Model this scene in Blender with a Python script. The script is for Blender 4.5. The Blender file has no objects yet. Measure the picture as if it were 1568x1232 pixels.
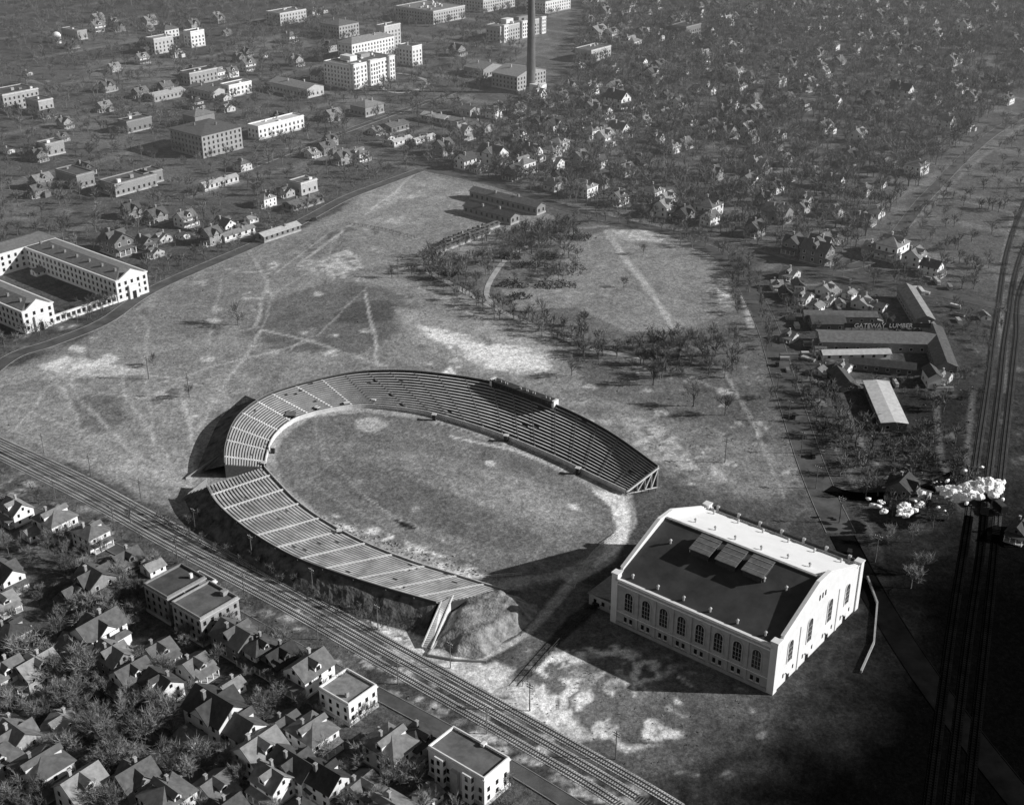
import bpy, math, random
import numpy as np
from mathutils import Vector, Matrix, noise
random.seed(11); rng=np.random.default_rng(11)
scene=bpy.context.scene
# ---------------------------------------------------------------- image pixels to ground, through the estimated camera
H=260.0; F=1960.0; TH=math.radians(26.2); ST,CT=math.sin(TH),math.cos(TH)
def site(x,y,z=0.0):
    """plan position (metres) of image pixel x, y projected to height z"""
    u=x-784; v=y-616; k=(H-z)/(F*ST+v*CT)
    return (u*k,(F*CT-v*ST)*k)
def S3(x,y,z=0.0):
    a=site(x,y,z); return Vector((a[0],a[1],z))
AX=Vector((.775,-.632,0)); BX=Vector((.632,.775,0)); PHI=math.atan2(-.632,.775)
# ---------------------------------------------------------------- materials
M={}
def mat(name,val,amt=.25,sc=1.0,rv=0.0,rough=.9,bump=0.0,bsc=2.0,world=False,spec=.2):
    m=bpy.data.materials.new(name); m.use_nodes=True; nt=m.node_tree; n=nt.nodes; L=nt.links
    b=n['Principled BSDF']; b.inputs['Roughness'].default_value=rough
    b.inputs['Specular IOR Level'].default_value=spec
    if world: tc=n.new('ShaderNodeNewGeometry'); out=tc.outputs['Position']
    else: tc=n.new('ShaderNodeTexCoord'); out=tc.outputs['Object']
    t=n.new('ShaderNodeTexNoise'); t.inputs['Scale'].default_value=sc; t.inputs['Detail'].default_value=6; t.inputs['Roughness'].default_value=.65
    L.new(out,t.inputs['Vector'])
    mr=n.new('ShaderNodeMapRange'); mr.inputs[1].default_value=.3; mr.inputs[2].default_value=.7
    mr.inputs[3].default_value=val*(1-amt); mr.inputs[4].default_value=val*(1+amt); L.new(t.outputs['Fac'],mr.inputs[0])
    o=mr.outputs[0]
    if rv:
        oi=n.new('ShaderNodeObjectInfo'); m2=n.new('ShaderNodeMapRange'); m2.inputs[3].default_value=1-rv; m2.inputs[4].default_value=1+rv
        L.new(oi.outputs['Random'],m2.inputs[0]); mm=n.new('ShaderNodeMath'); mm.operation='MULTIPLY'
        L.new(o,mm.inputs[0]); L.new(m2.outputs[0],mm.inputs[1]); o=mm.outputs[0]
    L.new(o,b.inputs['Base Color'])
    if bump:
        t2=n.new('ShaderNodeTexNoise'); t2.inputs['Scale'].default_value=bsc; t2.inputs['Detail'].default_value=5; L.new(out,t2.inputs['Vector'])
        bp=n.new('ShaderNodeBump'); bp.inputs['Strength'].default_value=bump; bp.inputs['Distance'].default_value=.5
        L.new(t2.outputs['Fac'],bp.inputs['Height']); L.new(bp.outputs[0],b.inputs['Normal'])
    M[name]=m; return m
mat('white_siding',.8,.08,.8,.15); mat('pale_siding',.58,.15,.8,.3); mat('brick_wall',.28,.25,1.2,.4); mat('dark_siding',.18,.25,1,.4)
mat('roof_shingle',.11,.35,.6,.6); mat('roof_grey',.22,.3,.6,.45); mat('roof_pale',.55,.2,.5,.2); mat('flat_roof_tar',.12,.4,.25,.5)
mat('trim_white',.8,.08,1); mat('window_glass',.02,.2,1,rough=.15,spec=.5); mat('stone_pale',.78,.1,.5,.08); mat('stone_mid',.45,.2,.5,.2)
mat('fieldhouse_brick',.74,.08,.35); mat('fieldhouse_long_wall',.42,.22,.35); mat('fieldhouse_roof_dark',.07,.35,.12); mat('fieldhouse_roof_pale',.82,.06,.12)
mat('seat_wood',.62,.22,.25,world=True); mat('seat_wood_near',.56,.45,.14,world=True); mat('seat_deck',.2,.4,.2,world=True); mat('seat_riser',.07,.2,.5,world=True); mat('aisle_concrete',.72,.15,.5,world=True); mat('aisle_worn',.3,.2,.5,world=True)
mat('concrete',.62,.25,.4,world=True); mat('timber_dark',.06,.3,1); mat('bank_grass',.12,.8,.25,bump=1,bsc=.7,world=True)
mat('asphalt',.1,.45,.12,world=True); mat('asphalt_vignette',.008,.5,.12,world=True,spec=0); mat('dirt_road',.42,.4,.12,world=True); mat('kerb',.26,.3,.3,world=True); mat('ballast',.5,.6,.1,world=True); mat('cinder_ballast',.08,.5,.15,world=True); mat('vignette_black',.006,.5,.15,world=True,spec=0)  # the two near-black ones carry the corner vignette in their base colour
mat('sleeper',.09,.3,1,world=True); mat('rail_steel',.45,.1,1,rough=.4,world=True); mat('rusty_rail',.09,.3,1,world=True); mat('bark',.13,.4,2,.3); mat('twig',.24,.35,.6,.45); mat('far_twig',.15,.7,.04,world=True)
mat('evergreen',.03,.5,.8,.2); mat('black_iron',.02,.3,2,rough=.5); mat('steam',.98,.01,.3,rough=1,spec=0); mat('car_paint',.03,.1,1,rough=.3,spec=.5)
mat('mound_earth',.27,.7,.35,bump=.8,bsc=1.2,world=True); mat('chimney_brick',.16,.3,.15); mat('dry_weeds',.18,.5,.1,world=True); mat('rubble',.35,.6,.3,world=True)
# ---------------------------------------------------------------- mesh builder
class MB:
    def __init__(s): s.v=[]; s.f=[]; s.m=[]
    def add(s,vs,fs,mi):
        o=len(s.v); s.v+=[tuple(p) for p in vs]; s.f+=[tuple(i+o for i in f) for f in fs]; s.m+=[mi]*len(fs)
    def hexa(s,p,mi): s.add(p,[(0,3,2,1),(4,5,6,7),(0,1,5,4),(1,2,6,5),(2,3,7,6),(3,0,4,7)],mi)
    def box(s,x0,x1,y0,y1,z0,z1,mi):
        s.hexa([(x0,y0,z0),(x1,y0,z0),(x1,y1,z0),(x0,y1,z0),(x0,y0,z1),(x1,y0,z1),(x1,y1,z1),(x0,y1,z1)],mi)
    def beam(s,p,q,w,mi,h=None):
        p=Vector(p);q=Vector(q); d=(q-p).normalized(); h=h or w
        a=d.cross(Vector((0,0,1))); a=Vector((1,0,0)) if a.length<.01 else a.normalized(); b=d.cross(a).normalized()
        a*=w/2; b*=h/2
        s.hexa([p-a-b,p+a-b,p+a+b,p-a+b,q-a-b,q+a-b,q+a+b,q-a+b],mi)
    def cyl(s,x,y,z0,z1,r0,r1,n,mi,ax=None):
        a=[]
        for z,r in((z0,r0),(z1,r1)):
            for i in range(n):
                t=2*math.pi*i/n; a.append((x+r*math.cos(t),y+r*math.sin(t),z))
        s.add(a,[(i,(i+1)%n,n+(i+1)%n,n+i) for i in range(n)]+[tuple(range(n-1,-1,-1)),tuple(range(n,2*n))],mi)
    def mesh(s,name):
        me=bpy.data.meshes.new(name); me.from_pydata(s.v,[],s.f)
        u=[]
        for k in s.m:
            if k not in u: u.append(k)
        for k in u: me.materials.append(M[k])
        ix={k:i for i,k in enumerate(u)}
        me.polygons.foreach_set('material_index',[ix[k] for k in s.m]); me.update(); return me
    def obj(s,name,loc=(0,0,0),rz=0,parent=None,sc=None):
        return place(s.mesh(name),name,loc,rz,parent,sc)
def place(me,name,loc=(0,0,0),rz=0,parent=None,sc=None):
    o=bpy.data.objects.new(name,me); scene.collection.objects.link(o); o.location=loc; o.rotation_euler=(0,0,rz)
    if sc: o.scale=(sc,sc,sc) if not hasattr(sc,'__len__') else sc
    if parent: o.parent=parent
    return o
OCC=[]
def free(x,y,r=0):
    for a,b,c in OCC:
        if (a-x)**2+(b-y)**2<(c+r)**2: return False
    return True
# ---------------------------------------------------------------- ground sheet
def growth(a,step,fac,end):
    o=[a]
    while abs(o[-1])<abs(end) : o.append(o[-1]+step); step*=fac
    return o
xs=list(np.arange(-380,441,1.15)); xs=growth(-380,-1.15,1.03,9000)[::-1][:-1]+xs+growth(440,1.15,1.03,9000)[1:]
ys=[235.0]
while ys[-1]<2300: ys.append(ys[-1]+max(1.15,ys[-1]*.0034))
st=ys[-1]*.0045
while ys[-1]<14000: st*=1.12; ys.append(ys[-1]+st)
yb=[235.0]; st=2
while yb[-1]>-4000: st*=1.25; yb.append(yb[-1]-st)
ys=yb[::-1][:-1]+ys
xs=np.array(xs);ys=np.array(ys); GX,GY=np.meshgrid(xs,ys); gx=GX.ravel(); gy=GY.ravel()
def vnoise(x,y,scale,seed):
    r=np.random.default_rng(seed).random((256,256)); X=x/scale+1000;Y=y/scale+1000
    xi=np.floor(X).astype(int);yi=np.floor(Y).astype(int);fx=X-xi;fy=Y-yi; fx=fx*fx*(3-2*fx);fy=fy*fy*(3-2*fy)
    g=lambda i,j:r[(yi+j)%256,(xi+i)%256]
    return (g(0,0)*(1-fx)+g(1,0)*fx)*(1-fy)+(g(0,1)*(1-fx)+g(1,1)*fx)*fy
wx=gx+(vnoise(gx,gy,30,21)-.5)*22+(vnoise(gx,gy,6,23)-.5)*5; wy=gy+(vnoise(gx,gy,30,22)-.5)*22+(vnoise(gx,gy,6,24)-.5)*5
n1=vnoise(wx,wy,26,1)*.38+vnoise(wx,wy,11,2)*.32+vnoise(wx,wy,5,3)*.3-.5
n2=vnoise(wx,wy,6,4)*.4+vnoise(wx,wy,2.6,5)*.6-.5
n3=vnoise(wx,wy,90,6)-.5
alb=.085*(1+n3*.5+n1*.9+n2*.7)
def sdist(x,y,P,closed):
    d=np.full(x.shape,1e9); ins=np.zeros(x.shape,bool); n=len(P)
    for i in range(n if closed else n-1):
        ax,ay=P[i];bx,by=P[(i+1)%n]; ex,ey=bx-ax,by-ay
        t=np.clip(((x-ax)*ex+(y-ay)*ey)/(ex*ex+ey*ey+1e-9),0,1)
        d=np.minimum(d,(x-ax-t*ex)**2+(y-ay-t*ey)**2)
        if closed:
            c=(ay>y)!=(by>y); ins^=c&(x<(bx-ax)*(y-ay)/(by-ay+1e-12)+ax)
    d=np.sqrt(d)
    return np.where(ins,-d,d)
def region(P,mg):
    a=np.array(P)
    return np.nonzero((gx>a[:,0].min()-mg)&(gx<a[:,0].max()+mg)&(gy>a[:,1].min()-mg)&(gy<a[:,1].max()+mg))[0]
def paint(pts,val,fe=4,op=1.0,closed=True,w=0,mott=0,rag=1.0):
    P=[site(*p) for p in pts]; i=region(P,fe*2+w+6)
    if len(i)==0:return
    d=sdist(gx[i],gy[i],P,closed)-w/2+n1[i]*fe*2.2*rag+n2[i]*fe*1.4*rag
    t=np.clip(.5-d/fe,0,1); t=t*t*(3-2*t)*op
    if mott: t=t*((1-mott)+mott*np.clip(.5+(n1[i]*1.4+n2[i]*1.7)*3.2,0,1))
    alb[i]=alb[i]*(1-t)+val*(1+n1[i]*.4+n2[i]*.5)*t
def path(pts,w,val,op=.8,fe=.8): paint(pts,val,fe,op,False,w,rag=.6)
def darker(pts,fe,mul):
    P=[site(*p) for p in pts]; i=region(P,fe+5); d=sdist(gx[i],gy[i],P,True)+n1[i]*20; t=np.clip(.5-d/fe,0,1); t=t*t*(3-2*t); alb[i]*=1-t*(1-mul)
def blob(x,y,r,f=.45): return [(x+r*math.cos(t)*random.uniform(.5,1.3),y+r*f*math.sin(t)*random.uniform(.5,1.3)) for t in np.arange(0,6.28,.7)]
paint([(640,260),(900,330),(1130,385),(1568,470),(1568,-30),(640,-30)],.12,30)
paint([(0,-30),(880,-30),(740,160),(640,260),(400,360),(230,430),(0,400)],.1,15)
paint([(0,0),(480,0),(500,60),(380,80),(150,100),(0,90)],.08,20)
for q,v in(([(120,95),(215,85),(300,105),(250,125),(140,130)],.17),([(340,60),(460,50),(480,70),(370,100)],.17),([(30,170),(150,165),(240,230),(150,240)],.15),([(60,45),(200,40),(220,60),(120,80)],.14),([(0,300),(60,310),(60,340),(0,345)],.17),([(240,240),(300,260),(290,285),(230,270)],.14),([(520,150),(570,145),(590,165),(540,180)],.2)): paint(q,v,8,.8)
for k in range(60):
    x=random.uniform(0,760);y=random.uniform(100,400)
    if y>400-.24*x: continue
    paint(blob(x,y,random.uniform(8,28),.35),random.choice([.16,.22,.05,.14,.3,.05]),3,.7,mott=.4)
for k in range(140):
    x=random.uniform(680,1568);y=random.uniform(20,400)
    if y>260+.15*(x-640): continue
    paint(blob(x,y,random.uniform(8,30),.35),random.choice([.22,.05,.16,.26,.05]),4,.6,mott=.5)
# playing fields left
paint([(-60,590),(120,527),(230,450),(330,402),(430,365),(520,322),(570,285),(650,262),(770,290),(850,335),(760,385),(640,410),(640,430),(720,450),(800,490),(880,520),(900,590),(1010,700),(960,760),(800,900),(500,880),(290,800),(150,730),(-60,655)],.25,5)
paint([(0,575),(120,540),(240,560),(330,600),(320,690),(240,730),(100,680),(0,640)],.28,10)
paint([(0,530),(120,525),(230,460),(340,410),(400,440),(380,500),(230,520),(100,545)],.2,8,.8,mott=.5)
paint([(55,560),(100,545),(160,555),(230,570),(150,575),(90,572)],.66,3,.9,mott=.3)
paint([(400,470),(500,430),(600,440),(640,480),(560,540),(440,540),(380,510)],.16,4)
paint([(510,480),(545,462),(590,458),(615,470),(600,488),(550,495),(520,492)],.09,2,.9,rag=.5)
paint([(600,470),(660,480),(760,500),(850,530),(860,570),(740,570),(640,530)],.34,6)
paint([(640,498),(700,508),(745,524),(800,530),(848,546),(840,568),(800,574),(740,562),(690,535),(655,515)],.98,3,.98,mott=.8)
paint([(690,515),(760,530),(825,546),(838,560),(790,564),(720,545)],.98,2.5,.95,mott=.45)
paint([(675,570),(690,560),(700,575),(685,580)],.9,1.5,.9,mott=.4)
paint([(560,290),(650,275),(720,290),(700,330),(600,350),(540,335)],.34,8,.8,mott=.5)
paint([(470,390),(540,370),(560,410),(520,430),(450,410)],.46,3,.85,mott=1)
paint([(440,370),(520,350),(540,380),(480,400)],.07,3,.75,mott=1)
paint([(80,700),(180,725),(290,750),(310,720),(290,700),(200,700)],.42,5,.7,mott=.5)
paint([(320,570),(380,570),(400,590),(340,650),(300,700),(310,640)],.36,6,.8,mott=.5)
paint([(110,615),(170,600),(200,640),(150,670),(110,650)],.16,4,.8)
for p in [[(10,610),(200,705),(290,745)],[(95,575),(130,620),(200,690),(280,740)],[(228,500),(222,590),(235,680),(260,760)],[(0,625),(150,600),(280,615)],[(400,505),(345,585),(300,660)],[(400,505),(500,530),(590,560)],
 [(235,590),(330,560),(480,520)],[(525,345),(500,400),(420,450),(400,510)],[(380,380),(410,430),(390,500)],[(560,440),(570,500),(580,560)],[(640,262),(560,330),(470,395)],[(530,345),(640,365)],[(110,580),(150,565)],[(0,650),(90,690),(230,760)],[(640,440),(700,470),(870,560)],[(200,450),(230,505)],[(330,410),(420,420),(520,345)],
 [(0,590),(90,575),(240,575),(345,600)],[(60,560),(100,600),(120,650)],[(150,570),(240,540),(400,500)],[(20,660),(60,610),(95,575)],[(440,540),(500,500),(560,440)],[(280,615),(300,690),(290,760)],[(180,560),(200,620),(260,700)],[(0,600),(60,600)],[(320,560),(330,480),(340,420)]]:
    q=[p[0]]   # feet never walk dead straight
    for a_,b_ in zip(p[:-1],p[1:]):
        for j in(1,2,3,4): q.append((a_[0]+(b_[0]-a_[0])*j/4+(random.uniform(-4,4) if j<4 else 0),a_[1]+(b_[1]-a_[1])*j/4+(random.uniform(-2,2) if j<4 else 0)))
    path(q,random.uniform(.7,2.2),random.choice([.48,.55,.42]),random.uniform(.45,.75),.8)
for k in range(220):
    x=random.uniform(0,900);y=random.uniform(280,640)
    if (x>330 and y>570) or y<520-.36*x or (x>640 and y<460): continue
    paint(blob(x,y,random.uniform(2,18)),random.choice([.08,.1,.13,.15,.5,.62,.42]),1.2,.75,mott=.8)
# park field
paint([(640,410),(700,385),(860,375),(930,345),(1100,380),(1150,470),(1190,560),(1240,740),(1200,760),(1020,730),(900,600),(880,530),(720,450)],.15,6)
paint([(860,378),(935,350),(1015,360),(1098,384),(1114,430),(1126,475),(1040,508),(960,508),(880,470),(790,475),(765,440),(850,420)],.25,1.2,rag=.4)
paint([(925,352),(990,352),(1028,362),(1010,370),(930,366)],.5,1.5,.85,mott=.4,rag=.7)
path([(935,362),(960,400),(985,430),(1012,470),(1030,500)],4,.46,.85,2); path([(800,440),(960,455)],1.5,.4); path([(1010,352),(1070,370),(1112,392),(1136,440),(1150,500)],4,.4,.8,1.2); path([(860,378),(880,350),(930,346)],3,.36)
paint([(1095,440),(1115,445),(1125,465),(1105,470)],.7,2,.8,mott=.7)
paint([(860,600),(960,610),(1060,650),(1190,680),(1240,740),(1180,770),(1040,740),(960,690)],.22,8)
paint([(930,630),(990,640),(1080,690),(1130,740),(1060,735),(980,680)],.46,5,.75,mott=.9)
paint([(1020,570),(1100,570),(1180,600),(1180,640),(1100,650)],.13,6,.8)
path([(1110,570),(1160,660),(1200,760)],2,.36,.6); path([(1150,470),(1195,600),(1235,740)],1.5,.4,.6); path([(920,560),(1050,575),(1110,600)],2,.3,.6); path([(1205,600),(1232,660),(1248,700)],1.8,.8,.9)
for k in range(110):
    x=random.uniform(880,1230);y=random.uniform(560,750)
    paint(blob(x,y,random.uniform(3,16)),random.choice([.4,.55,.07,.08,.5,.11]),1.4,.7,mott=.9)
# infield and running track
paint([(408,700),(430,655),(470,628),(560,615),(650,628),(770,665),(900,725),(965,752),(975,800),(940,860),(880,895),(770,905),(600,850),(470,780)],.36,1.2,rag=.25)
paint([(421,706),(435,668),(475,639),(560,631),(640,641),(760,677),(883,734),(938,769),(944,810),(910,850),(848,877),(760,887),(700,865),(600,835),(490,786),(438,744)],.19,1.0,rag=.3)
paint([(560,700),(640,690),(800,730),(920,790),(900,820),(800,800),(700,760),(620,720)],.3,5,.85,mott=.3)
paint([(430,700),(480,665),(560,655),(600,690),(560,720),(500,740),(450,730)],.2,5,.7,mott=.4)
paint([(500,720),(600,705),(740,780),(830,820),(780,850),(640,800),(540,760)],.12,3,.85,mott=.75)
paint([(545,642),(575,638),(595,650),(575,662),(545,658)],.5,1.2,.8,rag=.4); path([(480,650),(500,700),(560,760)],1.0,.36,.6)
for p in ([(520,690),(700,755),(900,830)],[(540,675),(720,740),(920,815)],[(440,715),(520,768),(640,830),(760,870)],[(560,650),(520,700),(470,740)],[(560,650),(640,665),(720,690)],[(700,690),(820,740),(930,780)]): path(p,.8,.38,.45,.7)
paint([(905,750),(955,755),(965,790),(958,830),(930,858),(905,870),(945,810),(935,775)],.95,1.0,.95,mott=.3,rag=.6)
paint([(480,780),(560,800),(680,850),(760,880),(700,888),(590,855),(500,812)],.75,1.6,.9,mott=.95)
paint([(500,800),(600,830),(640,850),(560,840)],.06,1.5,.8,mott=1)
path([(560,760),(600,790),(730,850)],1,.45,.6); path([(690,668),(790,690),(880,724)],1.8,.6,.8); path([(640,640),(770,676),(890,728)],.9,.09,.8)
paint([(600,793),(625,800),(640,810),(615,808)],.02,.5,.95,rag=.4)
paint([(740,705),(755,707),(765,712),(750,713)],.75,.8,.9); paint([(870,770),(885,772),(888,780),(874,778)],.7,.8,.8); path([(770,680),(790,664)],1.6,.65,.8)
for k in range(90):
    x=random.uniform(450,920);y=random.uniform(660,860)
    if abs((y-690)-(x-450)*.26)>60: continue
    paint(blob(x,y,random.uniform(2,13)),random.choice([.13,.12,.3,.34,.15]),1.2,.65,mott=.8)
# lower right field
paint([(780,900),(880,890),(930,930),(1190,1070),(1180,1120),(1000,1190),(900,1160),(740,1060),(800,980)],.15,6)
paint([(820,1000),(940,985),(1020,1015),(1070,1060),(1100,1110),(960,1150),(860,1100),(780,1060),(800,1020)],.9,3,.95,mott=1)
paint([(780,1040),(860,1000),(960,1010),(1010,1060),(960,1120),(860,1090)],.85,3,.75,mott=.9)
paint([(850,1020),(900,1010),(960,1030),(960,1060),(890,1060)],.12,3,.8,mott=.8)
paint([(740,1050),(800,1040),(850,1080),(910,1130),(880,1130),(780,1085)],.9,2.5,.9,mott=.4)
paint([(720,1030),(760,1010),(790,1030),(770,1050)],.85,3,.9,mott=.3)
path([(735,1010),(800,975),(830,945),(900,860),(950,815)],3,.5,.8,1.5); path([(770,1062),(830,1000),(880,950),(930,905)],5,.04,.85,1.2)
paint([(590,985),(680,998),(740,1015),(820,1068),(760,1060),(660,1025)],.85,2,.9,mott=.35)
paint([(540,930),(600,960),(650,975),(660,1000),(600,990)],.8,2,.85,mott=.5)
for k in range(90):
    x=random.uniform(780,1180);y=random.uniform(960,1200); paint(blob(x,y,random.uniform(4,18)),random.choice([.06,.08,.5,.4,.1,.7]),1.4,.65,mott=.9)
# right side
paint([(1180,430),(1300,400),(1700,480),(1700,1400),(1300,1300),(1310,900),(1240,740)],.08,8)
paint([(1330,600),(1500,600),(1500,720),(1400,740)],.045,10)
paint([(1400,300),(1568,200),(1800,200),(1800,470),(1568,460),(1350,420)],.12,10)
for k in range(110):
    x=random.uniform(1190,1568);y=random.uniform(400,830); paint(blob(x,y,random.uniform(4,18)),random.choice([.22,.16,.02,.03,.26]),1.8,.65,mott=.8)
path([(1200,560),(1300,720),(1350,860)],2.5,.2,.6)
for p in [[(1490,600),(1480,700),(1500,860)],[(1550,330),(1530,430),(1540,600)],[(1430,580),(1440,700),(1480,800)],[(1310,430),(1200,440)],[(1290,620),(1330,700),(1390,750)],[(1190,610),(1230,660)],[(1568,190),(1480,260),(1400,340)],[(1440,300),(1568,330)]]: path(p,3,.22,.8,1.5)
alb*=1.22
darker([(1000,1290),(1100,1180),(1230,1110),(1330,1000),(1380,890),(1568,860),(1900,860),(1900,1500),(1000,1500)],80,.03)  # vignette falloff painted into the ground albedo, lower right corner
darker([(1290,850),(1480,780),(1900,720),(1900,1500),(1300,1500)],70,.15)  # wider, softer step of the same painted vignette
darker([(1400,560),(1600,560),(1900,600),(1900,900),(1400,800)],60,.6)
# neighbourhood lower left
paint([(-100,740),(0,755),(130,812),(300,908),(480,1010),(700,1128),(900,1240),(900,1400),(-300,1400)],.11,4)
for k in range(260):
    x=random.uniform(-20,760);y=random.uniform(740,1232)
    if y<775+x*.56: continue
    paint(blob(x,y,random.uniform(5,24),.6),random.choice([.22,.04,.18,.3,.16,.05]),1.5,.7,mott=.7)
for k in range(160):
    f=random.random(); x=f*980; y=725+f*500+random.uniform(-26,40); paint(blob(x,y,random.uniform(4,20)),random.choice([.35,.5,.08,.36,.12]) if f<.45 else random.choice([.85,.7,.2,.85]),1.3,.7,mott=.6)
for k in range(22):
    n=2.55*H+k*64+random.uniform(-6,6); i=np.nonzero((gy>700)&(gx>-180)&(gy<2200))[0]
    d=np.abs(gx[i]*BX.x+gy[i]*BX.y-n); t=np.clip(1.3-d/6,0,1)*.6; alb[i]=alb[i]*(1-t)+.26*t
for k in range(12):
    s=-5.6*H+k*125; i=np.nonzero((gy>700)&(gx>-900)&(gy<2200))[0]
    d=np.abs(gx[i]*AX.x+gy[i]*AX.y-s); t=np.clip(1.3-d/6,0,1)*.6; alb[i]=alb[i]*(1-t)+.26*t
alb=np.clip(alb,.003,.9)
nx,ny=len(xs),len(ys); V=np.stack([gx,gy,np.zeros_like(gx)],1).astype(np.float32)
ii=(np.arange(ny-1)[:,None]*nx+np.arange(nx-1)[None,:]).ravel()
FQ=np.stack([ii,ii+1,ii+nx+1,ii+nx],1).astype(np.int32)
def np_mesh(name,V,Fa):
    me=bpy.data.meshes.new(name); k=Fa.shape[1]
    me.vertices.add(len(V)); me.vertices.foreach_set('co',V.astype(np.float32).ravel())
    me.loops.add(Fa.size); me.loops.foreach_set('vertex_index',Fa.astype(np.int32).ravel())
    me.polygons.add(len(Fa)); me.polygons.foreach_set('loop_start',np.arange(0,Fa.size,k,dtype=np.int32)); me.update(calc_edges=True); return me
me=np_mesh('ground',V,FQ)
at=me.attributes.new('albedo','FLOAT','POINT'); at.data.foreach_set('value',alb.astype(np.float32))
gm=bpy.data.materials.new('ground_soil_and_grass'); gm.use_nodes=True; nt=gm.node_tree;n=nt.nodes;L=nt.links; b=n['Principled BSDF']; b.inputs['Roughness'].default_value=1; b.inputs['Specular IOR Level'].default_value=0
a=n.new('ShaderNodeAttribute'); a.attribute_name='albedo'; g=n.new('ShaderNodeNewGeometry'); cur=a.outputs['Fac']
for sc,f0,f1,lo,hi in((.05,.3,.7,.8,1.2),(.35,.42,.58,.78,1.2),(.9,.42,.6,.74,1.24),(2.2,.35,.65,.76,1.25)):
    t=n.new('ShaderNodeTexNoise'); t.inputs['Scale'].default_value=sc; t.inputs['Detail'].default_value=7; t.inputs['Roughness'].default_value=.75; t.inputs['Distortion'].default_value=.5; L.new(g.outputs['Position'],t.inputs['Vector'])
    mr=n.new('ShaderNodeMapRange'); mr.inputs[1].default_value=f0; mr.inputs[2].default_value=f1; mr.inputs[3].default_value=lo; mr.inputs[4].default_value=hi; L.new(t.outputs['Fac'],mr.inputs[0])
    mm=n.new('ShaderNodeMath'); mm.operation='MULTIPLY'; L.new(cur,mm.inputs[0]); L.new(mr.outputs[0],mm.inputs[1]); cur=mm.outputs[0]
L.new(cur,b.inputs['Base Color'])
t=n.new('ShaderNodeTexNoise'); t.inputs['Scale'].default_value=.5; t.inputs['Detail'].default_value=8; L.new(g.outputs['Position'],t.inputs['Vector'])
bp=n.new('ShaderNodeBump'); bp.inputs['Strength'].default_value=.6; bp.inputs['Distance'].default_value=.6; L.new(t.outputs['Fac'],bp.inputs['Height']); L.new(bp.outputs[0],b.inputs['Normal'])
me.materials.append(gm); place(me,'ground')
# ---------------------------------------------------------------- curves
def cr(P,per):
    P=[Vector(p) for p in P]; out=[]
    for i in range(len(P)-1):
        p0=P[max(i-1,0)];p1=P[i];p2=P[i+1];p3=P[min(i+2,len(P)-1)]
        for k in range(per):
            t=k/per; out.append(.5*((2*p1)+(p2-p0)*t+(2*p0-5*p1+4*p2-p3)*t*t+(3*p1-p0-3*p2+p3)*t**3))
    out.append(P[-1]); return out
def equi(P,step):
    out=[P[0]]; acc=0
    for i in range(len(P)-1):
        d=(P[i+1]-P[i]); l=d.length
        if l==0: continue
        pos=step-acc
        while pos<=l: out.append(P[i]+d*(pos/l)); pos+=step
        acc=(acc+l)%step
    return out
def tang(C,i):
    d=C[min(i+1,len(C)-1)]-C[max(i-1,0)]; d.z=0; return d.normalized()
def strip(mb,C,o0,o1,z0,z1,mi):
    vs=[];fs=[]
    for i,c in enumerate(C):
        t=tang(C,i); nrm=Vector((-t.y,t.x,0))
        for o,z in((o0,z0),(o1,z0),(o1,z1),(o0,z1)): vs.append((c.x+nrm.x*o,c.y+nrm.y*o,c.z+z))
    for i in range(len(C)-1):
        a=i*4
        for k in(1,2,3):
            j=(k+1)%4; fs.append((a+k,a+j,a+4+j,a+4+k))
    mb.add(vs,fs,mi)
def curve(pts,step=4): return equi(cr([S3(*p) for p in pts],12),step)
RZ=[.03]
def road(name,pts,w,m='asphalt',kerb=True,z=None):
    RZ[0]+=.011; z=RZ[0]
    C=curve(pts,5); mb=MB(); strip(mb,C,-w/2,w/2,-.1,z,m)
    if kerb:
        for s in(-1,1):
            a,b_=sorted((s*w/2,s*(w/2+.25))); strip(mb,C,a,b_,-.1,z+.12,'kerb' if m!='asphalt_vignette' else m)
    return mb.obj(name)
road('avenue',[(1060,372),(1110,395),(1145,440),(1175,500),(1200,580),(1235,690),(1262,760),(1290,820)],11)
road('avenue',[(1290,820),(1335,905),(1400,1010),(1480,1120),(1600,1270)],9,'asphalt_vignette')  # avenue carried on, its colour darkened to match the painted vignette
road('street',[(-60,610),(15,548),(80,525),(160,492),(240,440),(400,370),(470,335),(530,303),(590,280),(650,258)],8)
road('street',[(650,258),(760,282),(870,320),(1000,350),(1110,375),(1220,405),(1340,432),(1450,452),(1600,485)],9)
road('street',[(1200,408),(1330,400),(1420,300),(1520,205),(1640,140)],8)
road('park_drive',[(640,408),(700,440),(770,478),(850,512),(910,535),(985,548)],4,'dirt_road',False)
road('street',[(-60,900),(40,985),(150,1075),(260,1160),(380,1260)],7)
road('street',[(-40,200),(60,235),(160,262),(270,300),(330,330)],6); road('street',[(270,300),(400,250),(560,190),(700,140)],6); road('street',[(0,95),(120,150),(240,200),(380,255)],5,'asphalt',False)
road('campus_drive',[(580,120),(600,112),(640,118),(655,130),(620,142),(590,138),(580,122)],4,'dirt_road',False)
road('park_drive',[(765,478),(745,450),(760,415),(790,385),(850,365)],3.0,'dirt_road',False)
road('street',[(1268,748),(1310,760),(1400,755),(1480,720)],6,'asphalt_vignette')
road('street',[(-60,740),(110,808),(260,885),(420,975),(590,1068),(740,1150),(880,1235),(960,1290)],5)
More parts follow.
